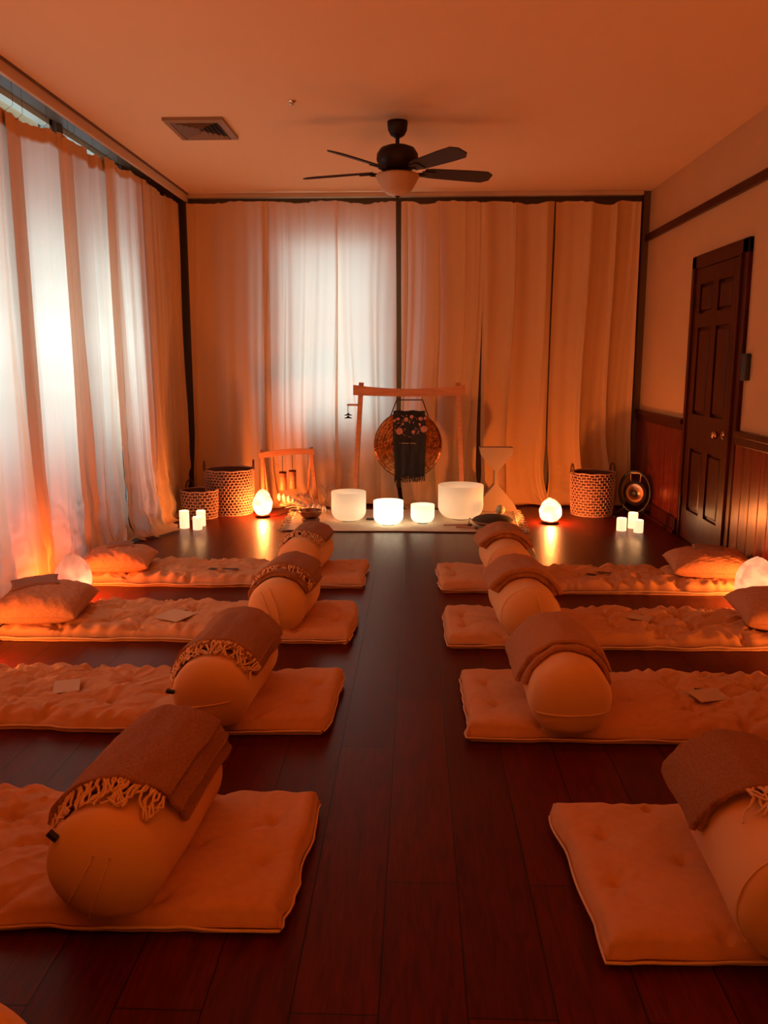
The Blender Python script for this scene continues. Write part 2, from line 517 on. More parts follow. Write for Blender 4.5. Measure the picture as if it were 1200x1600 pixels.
# six-panel door
b = MB()
cw = 0.10
b.box((2.10, DY0, 0), (2.135, DY0 + cw, 2.15), .008).box((2.10, DY1 - cw, 0), (2.135, DY1, 2.15), .008).box((2.10, DY0, 2.05), (2.135, DY1, 2.15), .008)
b.box((2.085, DY0 + cw - .02, 0), (2.13, DY0 + cw + .005, 2.06), .004).box((2.085, DY1 - cw - .005, 0), (2.13, DY1 - cw + .02, 2.06), .004)
door = struct('door_1', b, M['darkwood'], label='dark varnished six-panel door with its casing in the right wall')
b = MB(); d0, d1 = DY0 + cw + .008, DY1 - cw - .008
mid = (d0 + d1) / 2
cols = ((d0 + .12, mid - .055), (mid + .055, d1 - .12))
rows = ((0.24, 0.72), (0.98, 1.62), (1.72, 1.93))
b.box((2.118, d0, 0.012), (2.13, d1, 2.045))
X0, X1 = 2.098, 2.12
for (a, c) in ((d0, cols[0][0]), (cols[0][1], cols[1][0]), (cols[1][1], d1)):
    b.box((X0, a, 0.012), (X1, c, 2.045))
for (a, c) in cols:
    zz = [0.012] + [z for r in rows for z in r] + [2.045]
    for i in range(0, len(zz), 2): b.box((X0, a, zz[i]), (X1, c, zz[i + 1]))
b.build('door_leaf', M['darkwood'], door, smooth=False)
for (a, c) in cols:
    for (z0, z1) in rows:
        MB().box((2.102, a + .022, z0 + .022), (2.125, c - .022, z1 - .022), .012).build('door_panel', M['darkwood'], door, smooth=False)
pr = [(0.0, -.075), (.018, -.073), (.028, -.06), (.028, -.045), (.014, -.034), (.009, -.02), (.010, -.008), (.026, -.006), (.028, 0)]
b = MB(); b.lathe(pr, (0, 0, 0), 20, axis='y')
V = np.vstack(b.v); V = np.stack([V[:, 1] + 2.098, V[:, 0] + 5.775, V[:, 2] + .875], -1); b.v = [V]
b.build('door_knob', M['brass'], door)
for z in (0.30, 1.80):
    MB().box((2.083, DY1 - cw - .02, z - .045), (2.10, DY1 - cw + .012, z + .045), .003).build('hinge', M['fanmetal'], door, smooth=False)
tb = MB().box((2.095, 5.46, 1.25), (2.13, 5.54, 1.42), .005)
o = tb.build('wall_control', M['black'], loc=(2.13, 5.5, 1.25)); tag(o, 'small black control box on the plaster wall beside the door', 'wall control')

# ------------------------------------------------------------------ curtains
def curtain(name_label, side, a0, a1, ztop, seed, amp=0.038, base=8.0, lam=0.2, drop_extra=0.14, flare=0.05, lean=0.0, header=0.0, group='back'):
    rnd = random.Random(seed)
    W = a1 - a0
    nu = int(W / 0.0085) + 2
    sv = np.concatenate([np.linspace(0, 0.08, 6)[:-1], np.linspace(.08, .80, 34)[:-1], np.linspace(.8, 1, 44)])
    U = np.linspace(0, 1, nu)[None, :]; S = sv[:, None]
    zt = (ztop[0] + (ztop[1] - ztop[0]) * U)
    a = a0 + W * U + 0 * S
    # slow drift of folds along the drop
    q = a + 0.035 * nz(a * 1.6, S * 1.7, seed) * (0.3 + S) + 0.02 * np.sin(S * 5 + seed)
    lam1 = lam * (1 + .12 * rnd.random())
    p1, p2, p3 = (rnd.random() * 6.28 for _ in range(3))
    ph = 2 * PI * q / (lam1 * 1.35) + 2.6 * nz(q * 3.1, S * 0.6, seed + 5) + p1
    gate = .55 + .45 * nz(q * 1.7, S * .3, seed + 61)
    f1 = (np.sin(ph) + .22 * np.sin(2 * ph + p2)) * gate + .7 * nz(q * 2.6, S * .5, seed + 62)
    rdg = 1 - np.abs(nz(q * 6 + .3 * S, S * .35, seed + 63)) * 5
    f1 = f1 + .45 * np.clip(rdg, 0, 1) ** 1.5
    f2 = np.sin(2 * PI * q / (lam1 * .43) + 2.2 * nz(q * 5, S * .8, seed + 7) + p3)
    f3 = nz(q * 22, S * 1.2, seed + 9)
    A = amp * (0.55 + 0.35 * S + .5 * S ** 4) * (1 + .45 * nz(q * 2.3, S * .5, seed + 11))
    d = A * f1 + amp * .11 * f2 * (0.4 + S) + amp * .02 * f3
    slide = lam1 * .17 * (1 + .5 * nz(q * 2, S * .4, seed + 71)) * np.cos(ph + .6) * (.5 + .5 * S)
    d += 0.02 * nz(a * 4, S * 6, seed + 21) * S ** 3
    d += lean * S ** 2
    # scalloped top edge
    ztt = zt - (.022 if side == 'back' else 0) + 0.014 * np.cos(ph * .5 + 1) * (1 + .5 * nz(a * 3, 0 * a, seed + 91)) + 0.006 * nz(a * 25, 0 * a, seed + 3)
    H = ztt - 0.008
    Ltot = H + drop_extra
    r = 0.05
    s = S * Ltot
    st = H - r
    over = np.clip(s - st, 0, None)
    ang = np.clip(over / r, 0, PI / 2)
    z = np.where(s < st, ztt - s, 0.008 + r - r * np.sin(ang))
    out = np.where(s < st, 0, r * (1 - np.cos(ang)) + np.clip(over - r * PI / 2, 0, None))
    fl = flare * (1 + .9 * nz(a * 3.2, 0 * a, seed + 31))
    low = np.clip((S - .72) / .28, 0, 1)
    d = d + fl * low ** 2 + out * (0.8 + .5 * nz(a * 6, 0 * a, seed + 33))
    # crumples near the floor
    d += 0.032 * low ** 1.5 * nz(a * 6 + z * 5, z * 7, seed + 41) + .008 * low * nz(a * 30, z * 30, seed + 47)
    z = z + 0.03 * np.clip((S - .93) / .07, 0, 1) * np.abs(nz(a * 8, S * 30, seed + 43))
    a = a + slide * gate
    a = a + 0.13 * low ** 1.5 * nz(a * 4, S * 5 + 3, seed + 51) + (U - .5) * 0.05 * low
    P = np.zeros(a.shape + (3,))
    if side == 'back':
        P[..., 0] = a; P[..., 1] = base - d; P[..., 2] = z
        loc = ((a0 + a1) / 2, base, 0)
    else:
        P[..., 1] = a; P[..., 0] = base + d; P[..., 2] = z
        loc = (base, (a0 + a1) / 2, 0)
    t = thing('curtain_panel', loc, name_label, 'curtain', 'curtain panels along the %s wall' % side)
    cb = MB(); cb.grid(P)
    cb.build('cloth', M['curtain'], t)
    if header:
        k = 1
        while sv[k] * 2.8 < header: k += 1
        k = max(k, 3)
        # stitched second layer of cloth at the top, on the wall side
        Q = np.zeros((4, nu, 3))
        tt = np.linspace(0, header, 4)[:, None]
        src = P[0:1]
        for j in range(4):
            zj = P[0, :, 2] - tt[j, 0]
            idx = np.clip(np.searchsorted(sv * 2.8, tt[j, 0]), 0, len(sv) - 1)
            Q[j] = P[idx]; Q[j, :, 2] = zj
            if side == 'back': Q[j, :, 1] += .004
            else: Q[j, :, 0] -= .004
        hb = MB(); hb.grid(Q); hb.build('header_band', M['band'], t)
    # hook tape hooks
    nh = max(3, int(W / .24))
    for i in range(nh):
        j = int((i + .5) / nh * (nu - 1)); p = P[0, j]
        tx = p[0] if side == 'back' else -2.165
        ty = p[1] if side == 'left' else 8.06
        MB().tube([(p[0], p[1], p[2] - .01), (tx, ty, p[2] + .02), (tx, ty, 2.866)], .0011, 4).build('hook', M['fanmetal'], t)
    return t


zt = 2.835
curtain('cream back curtain panel nearest the left corner, beside the tall basket', 'back', -2.13, -1.375, (2.83, 2.835), 11, lam=.23, flare=.08, group='b')
curtain('cream back curtain panel lit by the left half of the window', 'back', -1.40, -0.745, (zt, zt), 23, lam=.17, amp=.034, flare=.10)
curtain('cream back curtain panel left of the dark gap, lit by the right window half', 'back', -0.755, -0.195, (zt, zt - .01), 31, lam=.21, flare=.12, base=8.01)
curtain('cream back curtain panel right of the dark gap, behind the big gong', 'back', -0.155, 0.61, (zt - .01, zt - .015), 47, lam=.24, flare=.10)
curtain('cream back curtain panel behind the hourglass stand', 'back', 0.59, 1.265, (zt - .015, zt - .02), 53, lam=.20, flare=.10)
curtain('cream back curtain panel in the right corner behind the basket', 'back', 1.275, 2.03, (zt - .02, zt - .025), 61, lam=.19, flare=.07)
LB = -2.205
curtain('orange-brown left curtain panel in the far left corner behind the small basket', 'left', 6.95, 7.93, (2.80, 2.80), 71, base=LB, lam=.22, amp=.035, flare=.01, drop_extra=.03)
curtain('cream left curtain panel flaring onto the floor by the three left candles', 'left', 6.18, 7.02, (2.79, 2.80), 83, base=LB + .02, lam=.21, amp=.05, drop_extra=.05, flare=.06, lean=.05, header=.06)
curtain('brightly backlit left curtain panel, second from the flared one by the candles', 'left', 5.36, 6.30, (2.75, 2.79), 97, base=LB - .02, lam=.24, amp=.045, drop_extra=.05, flare=.05, header=.09)
curtain('backlit left curtain panel behind the farthest left pillow', 'left', 4.66, 5.56, (2.69, 2.75), 101, base=LB, lam=.27, amp=.042, flare=.01, drop_extra=.02, header=.09)
curtain('left curtain panel glowing red behind the left salt lamp on the mats', 'left', 3.98, 4.84, (2.64, 2.69), 113, base=LB - .01, lam=.28, amp=.038, flare=.01, drop_extra=.02, header=.09)
curtain('nearest left curtain panel, cut by the left edge of the photo', 'left', 2.94, 4.12, (2.62, 2.65), 127, base=LB, lam=.26, amp=.038, flare=.01, drop_extra=.02, header=.09)
curtain('left curtain panel wholly before the left edge of the photo', 'left', 1.9, 3.04, (2.66, 2.64), 131, base=LB, lam=.26, amp=.038, flare=.01, drop_extra=.02, header=.09)

# ------------------------------------------------------------------ ceiling fan, vent, sprinkler
fx, fy = -0.13, 5.75
fan = thing('ceiling_fan', (fx, fy, ZC), 'dark bronze five-blade ceiling fan with a frosted glass bowl light', 'ceiling fan')
MB().lathe([(.0, 2.80), (.02, 2.80), (.045, 2.815), (.062, 2.845), (.066, 2.88), (.066, 2.9), (.0, 2.9)], (fx, fy, 0), 36).build('canopy', M['fanmetal'], fan)
MB().lathe([(.013, 2.74), (.013, 2.815)], (fx, fy, 0), 16).build('downrod', M['fanmetal'], fan)
MB().lathe([(0, 2.60), (.07, 2.60), (.088, 2.615), (.125, 2.635), (.137, 2.665), (.134, 2.70), (.11, 2.735), (.07, 2.75), (.03, 2.757), (0, 2.757)], (fx, fy, 0), 40).build('motor_housing', M['fanmetal'], fan)
MB().lathe([(0, 2.565), (.055, 2.565), (.06, 2.575), (.052, 2.585), (.052, 2.60), (.07, 2.605), (0, 2.605)], (fx, fy, 0), 32).build('switch_housing', M['fanmetal'], fan)
g = [(0.0, 2.437), (.03, 2.440), (.07, 2.455), (.10, 2.482), (.118, 2.515), (.132, 2.54), (.142, 2.556), (.143, 2.568), (.137, 2.575), (.130, 2.565), (.06, 2.572)]
MB().lathe(g, (fx, fy, 0), 44, caps=False).build('light_bowl', M['fanglass'], fan)
MB().lathe([(0, 2.415), (.006, 2.418), (.009, 2.426), (.005, 2.432), (.018, 2.436), (.02, 2.442), (0, 2.444)], (fx, fy, 0), 16).build('finial', M['fanmetal'], fan)
for k in range(5):
    th = math.radians(91 + 72 * k)
    R = Matrix.Translation((fx, fy, 2.595)) @ Matrix.Rotation(th, 4, 'Z') @ Matrix.Rotation(math.radians(-16), 4, 'X')
    outl = []
    for (x, y) in ((.185, -.047), (.23, -.056), (.50, -.068), (.615, -.068), (.66, -.035), (.66, .035), (.615, .068), (.50, .068), (.23, .056), (.185, .047)):
        outl.append((x, y))
    bb = MB(); n = len(outl)
    v = [tuple(R @ Vector((x, y, -.004))) for x, y in outl] + [tuple(R @ Vector((x, y, .004))) for x, y in outl]
    f = [tuple(range(n))[::-1], tuple(range(n, 2 * n))] + [(i, (i + 1) % n, n + (i + 1) % n, n + i) for i in range(n)]
    bb.add(v, f)
    blade = bb.build('blade', M['fanblade'], fan, smooth=False)
    bi = MB()
    bi.tube([tuple(R @ Vector(p)) for p in ((.07, 0, -.002), (.11, 0, -.014), (.15, 0, -.014), (.19, 0, -.008))], [.012, .011, .012, .012], 8)
    bi.box((.165, -.035, -.0125), (.255, .035, -.0045), .002, M=R)
    bi.build('blade_iron', M['fanmetal'], blade, smooth=True)

vx0, vx1, vy0, vy1 = -1.63, -1.24, 5.60, 6.09
vent = thing('ceiling_vent', ((vx0 + vx1) / 2, (vy0 + vy1) / 2, ZC), 'square brown louvred air vent in the ceiling left of the fan', 'vent')
def sq_ring(b, i0, z0, i1, z1):
    A = [(vx0 + i0, vy0 + i0, z0), (vx1 - i0, vy0 + i0, z0), (vx1 - i0, vy1 - i0, z0), (vx0 + i0, vy1 - i0, z0)]
    B = [(vx0 + i1, vy0 + i1, z1), (vx1 - i1, vy0 + i1, z1), (vx1 - i1, vy1 - i1, z1), (vx0 + i1, vy1 - i1, z1)]
    up = lambda L: [(x, y, z + .003) for x, y, z in L]
    v = A + B + up(A) + up(B)
    f = []
    for i in range(4):
        j = (i + 1) % 4
        f += [(i, j, 4 + j, 4 + i), (8 + i, 12 + i, 12 + j, 8 + j), (i, 8 + i, 8 + j, j), (4 + i, 4 + j, 12 + j, 12 + i)]
    b.add(v, f)
b = MB(); sq_ring(b, 0, 2.882, .040, 2.874); sq_ring(b, 0, 2.9, .001, 2.883); b.build('vent_frame', M['vent'], vent, smooth=False)
MB().box((vx0 + .02, vy0 + .02, 2.895), (vx1 - .02, vy1 - .02, 2.899)).build('vent_backing', M['black'], vent, smooth=False)
for i0, i1 in ((.047, .060), (.077, .090), (.107, .120), (.137, .150), (.165, .176)):
    b = MB(); sq_ring(b, i1, 2.892, i0, 2.874); b.build('louvre', M['vent'], vent, smooth=False)
b = MB().lathe([(0, 2.875), (.012, 2.876), (.014, 2.884), (.006, 2.888), (.022, 2.893), (.024, 2.9), (0, 2.9)], (-0.75, 5.29, 0), 16)
tag(b.build('ceiling_sensor', M['silver'], loc=(-.75, 5.29, 2.9)), 'tiny pale metal fitting alone on the ceiling between vent and fan', 'ceiling fitting')

# ------------------------------------------------------------------ floor mats
def floor_mat_thing(x0, x1, y0, y1, seed, label, aisle, smooth_end=0.5, T=0.062, skew=0.0):
    L = x1 - x0; W = y1 - y0
    nx, ny = int(L / .0088), int(W / .0088)
    u = np.linspace(0, 1, nx)[None, :] * L; v = np.linspace(0, 1, ny)[:, None] * W
    u = u + 0 * v; v = v + 0 * u
    e = np.minimum(np.minimum(u, L - u), np.minimum(v, W - v))
    # distance from the aisle end, 0..1
    far = (1 - u / L if aisle == 'left' else u / L)
    wr = np.clip((far - .20) / .30, .30, 1.0)
    r = .05
    er = np.clip(e / r, 0, 1)
    edge = (1 - (1 - er) ** 2.4) ** (1 / 2.4)
    rnd = random.Random(seed)
    tuft = []
    nxt = int(round(L / .21)); nyt = 2
    for i in range(nxt + 1):
        rows_ = [(W * .33), (W * .70)] if i % 2 == 0 else [(W * .50), (W * .06), (W * .94)]
        for vv in rows_:
            tuft.append((L * (i + .5) / (nxt + 1) + rnd.uniform(-.02, .02), vv + rnd.uniform(-.02, .02)))
    tuft = np.array(tuft)
    d1 = np.full(u.shape, 9.0); near = np.zeros(u.shape, int)
    for i, (tx, ty) in enumerate(tuft):
        d = np.hypot(u - tx, v - ty)
        near = np.where(d < d1, i, near); d1 = np.minimum(d1, d)
    h = np.zeros(u.shape)
    h -= (.022 * np.exp(-(d1 / .018) ** 2) + .030 * np.exp(-d1 / .05)) * (.40 + .60 * wr)
    # creases that join neighbouring tufts
    for i in range(len(tuft)):
        for j in range(i + 1, len(tuft)):
            dd = np.hypot(*(tuft[i] - tuft[j]))
            if .10 < dd < .215 and rnd.random() < .85:
                p, q = tuft[i], tuft[j]
                ax = (q - p) / dd
                wob = .012 * nz(u * 11, v * 11, seed + i)
                t = (u - p[0]) * ax[0] + (v - p[1]) * ax[1]
                s = (u - p[0]) * -ax[1] + (v - p[1]) * ax[0] + wob
                inside = np.clip(1.15 - np.abs(t / dd - .5) * 1.6, 0, 1)
                h -= .016 * np.exp(-(np.abs(s) / .014)) * inside * (.3 + .7 * wr)
    # radiating puckers around tufts
    cx = tuft[near][..., 0]; cy = tuft[near][..., 1]
    an = np.arctan2(v - cy, u - cx)
    puck = np.sin(an * 7 + near * 2.3 + 2.5 * nz(u * 14, v * 14, seed + 2)) * np.exp(-d1 / .06) * (1 - np.exp(-d1 / .012))
    h += .010 * puck * wr
    # long soft wrinkles, ridged
    ax_, ay_ = .8, .6
    w1 = nz((u * ax_ + v * ay_) * 7 + 1.5 * nz(u * 4, v * 4, seed + 3), (v * ax_ - u * ay_) * 20, seed + 4)
    w2 = nz((u * ax_ - v * ay_) * 8 + 1.5 * nz(u * 4, v * 5, seed + 6), (v * ax_ + u * ay_) * 26, seed + 8)
    we = np.clip(e / .07, 0, 1); h += we * (.010 * (1 - np.abs(w1) * 4) * (np.abs(w1) < .25) + .007 * (1 - np.abs(w2) * 4) * (np.abs(w2) < .25)) * wr ** 1.3
    h += .006 + .003 * nz(u * 7, v * 7, seed + 10) + .0012 * nz(u * 60, v * 30, seed + 12) * wr
    # gathered folds along the front side, below the edge
    gather = .009 * np.sin(u * 62 + 5 * nz(u * 7, v * 2, seed + 14)) * np.exp(-((e - .03) / .03) ** 2) * wr
    z = .030 + (T - .030 + .012 + h) * edge + gather * (er > .05)
    z = np.maximum(z, .02)
    ox = .012 * nz(v * 7, u * 0 + 3, seed + 16) + .005 * nz(v * 23, u * 0 + 5, seed + 17); oy = .010 * nz(u * 6, v * 0 + 1, seed + 18) + .004 * nz(u * 21, v * 0 + 9, seed + 19)
    X = x0 + u + ox + skew * (v - W / 2); Y = y0 + v + oy
    # round corners a little
    P = np.stack([X, Y, z], -1)
    loc = ((x0 + x1) / 2, (y0 + y1) / 2, 0)
    t = thing('floor_mat', loc, label, 'floor mat', 'tufted mats laid out in two rows')
    b = MB(); b.grid(P, flip=False)
    per = list(range(nx)) + [nx - 1 + nx * j for j in range(1, ny)] + [(ny - 1) * nx + i for i in range(nx - 2, -1, -1)] + [nx * j for j in range(ny - 2, 0, -1)]
    flat = P.reshape(-1, 3)
    ring = flat[per].copy(); ctr = np.array([loc[0], loc[1]])
    k0 = b.n
    r1 = ring.copy(); r2 = ring.copy()
    sx = np.sign(ring[:, 0] - ctr[0]); 
    inx = (np.abs(ring[:, 0] - ctr[0]) > L / 2 - .03); iny = (np.abs(ring[:, 1] - ctr[1]) > W / 2 - .03)
    r1[:, 2] = .016; r1[:, 0] += np.where(inx, -.004 * np.sign(ring[:, 0] - ctr[0]), 0); r1[:, 1] += np.where(iny, -.004 * np.sign(ring[:, 1] - ctr[1]), 0)
    r2[:, 2] = .002; r2[:, 0] += np.where(inx, -.018 * np.sign(ring[:, 0] - ctr[0]), 0); r2[:, 1] += np.where(iny, -.018 * np.sign(ring[:, 1] - ctr[1]), 0)
    n = len(per)
    b.add(np.vstack([r1, r2]), [])
    for i in range(n):
        j = (i + 1) % n
        b.f.append((per[j], per[i], k0 + i, k0 + j)); b.f.append((k0 + j, k0 + i, k0 + n + i, k0 + n + j))
    b.f.append(tuple(k0 + n + i for i in range(n)))
    b.build('mattress', M['mat'], t)
    pp = ring[::3].copy(); pp[:, 2] = .024 + .004 * nz(np.arange(len(pp)) * .21, np.zeros(len(pp)), seed)
    pp[:, 0] += np.where(inx[::3], .002 * np.sign(pp[:, 0] - ctr[0]), 0)
    pb = MB(); pb.tube([tuple(p) for p in pp], .0042, 6, closed=True); pb.build('piping', M['piping'], t)
    # stitched tufts
    return t, (x0, y0, L, W, z)


def mat_z(info, x, y):
    x0, y0, L, W, z = info
    i = int(round((x - x0) / L * (z.shape[1] - 1))); j = int(round((y - y0) / W * (z.shape[0] - 1)))
    i = min(max(i, 0), z.shape[1] - 1); j = min(max(j, 0), z.shape[0] - 1)
    return float(z[j, i])


ROWN = ['farthest', 'second farthest', 'third from the back', 'nearest']
mats = {}
mat_spec = {
    'L1': (-2.06, -0.31, 4.90, 5.40, 'left', 'farthest left floor mat, with the pale pillow by the curtain and two small cards'),
    'L2': (-2.06, -0.31, 3.88, 4.43, 'left', 'left floor mat carrying the large rust pillow in front of the salt lamp'),
    'L3': (-2.06, -0.31, 2.87, 3.41, 'left', 'left floor mat with the square pale card lying on its wrinkled cover'),
    'L4': (-2.06, -0.30, 1.77, 2.36, 'left', 'nearest whole left floor mat, under the bolster with the long fringed blanket'),
    'R1': (0.15, 2.05, 4.83, 5.33, 'right', 'farthest right floor mat, with the quilted pillow before the door'),
    'R2': (0.16, 2.05, 3.85, 4.38, 'right', 'second right floor mat from the back, its pillow cut by the photo edge'),
    'R3': (0.20, 2.05, 2.84, 3.43, 'right', 'right floor mat with the pale card and dark envelope near the right edge'),
    'R4': (0.43, 2.08, 1.71, 2.34, 'right', 'nearest right floor mat, plain and smooth, in the lower right corner'),
}
for i, (k, (x0, x1, y0, y1, sd, lab)) in enumerate(mat_spec.items()):
    mats[k] = floor_mat_thing(x0, x1, y0, y1, 200 + 17 * i, lab, sd, skew={'L4': .08, 'R4': -.03, 'L1': .03, 'L3': .03, 'R2': -.03, 'R3': .01}.get(k, 0))[1]

# ------------------------------------------------------------------ bolsters
SEAMS = {34: (((.02, .45), (-.58, -.62), .02), ((.28, .42), (-.20, -.80), .02)), 33: (((.62, .0), (-.60, -.22), .0),),
         32: (((-.15, .80), (.22, -.60), .12), ((-.45, .65), (-.10, -.55), .10)), 36: (((.15, .75), (.12, -.55), .14),), 37: (((-.86, -.25), (.84, -.22), .0),)}


def bolster(cx, y0, y1, R, rotz, seed, label, tagside=None, sag=0.0, zb=0.058):
    L = y1 - y0
    loc = (cx, y0, zb)
    t = thing('bolster', loc, label, 'bolster', 'bolsters standing across the mats')
    n = 72
    # profile along y: domed ends
    dome = R * .52
    prof = []
    for a in np.linspace(0, PI / 2, 16): prof.append((R * (math.sin(a) ** .92 if a > 0 else 0), dome * (1 - math.cos(a))))
    for s in np.linspace(dome + .01, L - dome - .01, 26): prof.append((R * (1 + .012 * math.sin(s * 17 + seed)), s))
    for a in np.linspace(PI / 2, 0, 16): prof.append((R * (math.sin(a) ** .92 if a > 0 else 0), L - dome * (1 - math.cos(a))))
    prof = np.array(prof)
    th = np.linspace(0, 2 * PI, n, endpoint=False)[None, :]
    r = prof[:, 0][:, None]; h = prof[:, 1][:, None]
    rr = r * (1 + .010 * nz(np.cos(th) * 3 + 7, h * 6 + np.sin(th) * 3, seed) + .004 * nz(np.cos(th) * 11 + 7, h * 9 + np.sin(th) * 8, seed + 1))
    # soft creases running across the front dome
    crx = np.cos(th) * r / R; crz = np.sin(th) * r / R
    front = np.clip(1 - h / (dome * 1.3), 0, 1)
    rr = rr - .006 * R / .145 * front * np.exp(-((crz + .35 + .25 * crx ** 2 + .1 * math.sin(seed)) / .03) ** 2)
    rr = rr - .004 * front * np.exp(-((crz + .50 + .22 * crx ** 2) / .025) ** 2)
    X = rr * np.cos(th); Z = rr * np.sin(th) * .97
    Z = np.where(Z < -.72 * R, -.72 * R + (Z + .72 * R) * .35, Z)
    zmin = -(.72 * R + .25 * R * .35)
    P = np.stack([X + 0 * h, h + 0 * th, Z - zmin + 0 * h], -1) + np.array(loc)
    b = MB(); b.grid(P, wv=True, flip=False)
    b.build('bolster_cover', M['bolster'], t)
    zc = -zmin
    # seams: ring where dome meets body and one zip seam strip over the front
    sb = MB()
    ring = [(math.cos(a) * (R * .992), dome * .80, math.sin(a) * R * .962 + zc) for a in np.linspace(-.6, PI + .6, 44)]
    if seed not in (34, 37, 33, 32): sb.tube([tuple(np.array(p) + np.array(loc)) for p in ring], .0024, 6)
    def dpt(px, pz):
        q = min(.985, math.hypot(px, pz)); ph_ = math.asin(q ** (1 / .92))
        return (loc[0] + px * R, loc[1] + dome * (1 - math.cos(ph_)) - .0016, loc[2] + pz * R * .97 + zc)
    for ((ax_, az_), (bx_, bz_), cv) in SEAMS.get(seed, ()):
        sb.tube([dpt(ax_ + (bx_ - ax_) * q + cv * math.sin(q * PI), az_ + (bz_ - az_) * q) for q in np.linspace(0, 1, 16)], .0028, 6)
    if sb.n: sb.build('seam', M['seam'], t)
    if tagside:
        an = tagside
        c = Vector((R * .90 * math.cos(an), dome * .50, R * .90 * math.sin(an) * .97 + zc))
        Rm = Matrix.Translation(Vector(loc) + c) @ Matrix.Rotation(-(an - PI / 2), 4, 'Y')
        MB().box((-.004, -.012, -.004), (.008, .004, .024), .001, M=Rm).build('maker_tag', M['black'], t, smooth=False)
    t.rotation_euler = (0, 0, rotz)
    return t, R, zc + zb


BO = {
    'L1': (-0.72, 4.92, 5.45, .136, math.radians(-6), 'farthest left bolster, under the fringed blanket behind the metal bowl'),
    'L2': (-0.69, 3.88, 4.42, .141, math.radians(-5), 'left bolster under the blanket with stacked folds and a double front edge'),
    'L3': (-0.745, 2.78, 3.40, .145, math.radians(-3), 'left bolster whose black side tag hangs below a curly fringe'),
    'L4': (-0.745, 1.73, 2.35, .148, math.radians(-3.5), 'nearest left bolster with two diagonal seams on its round end'),
    'R1': (0.575, 4.80, 5.34, .136, math.radians(3), 'farthest right bolster, under the folded blanket by the dark cushion'),
    'R2': (0.56, 3.79, 4.35, .145, math.radians(3), 'right bolster with a round seam on its end, second from the back'),
    'R3': (0.565, 2.78, 3.36, .147, math.radians(0), 'right bolster with a big smooth end beneath a drooping blanket'),
    'R4': (0.865, 1.62, 2.26, .150, math.radians(-3), 'nearest right bolster, cut by the right edge of the photo'),
}
bol = {}
for i, (k, (cx, y0, y1, R, rz, lab)) in enumerate(BO.items()):
    tg = {'L4': 2.45, 'L3': 3.0, 'R4': 1.35}.get(k)
    bol[k] = bolster(cx, y0, y1, R, rz, 31 + i, lab, tg, zb=.055)


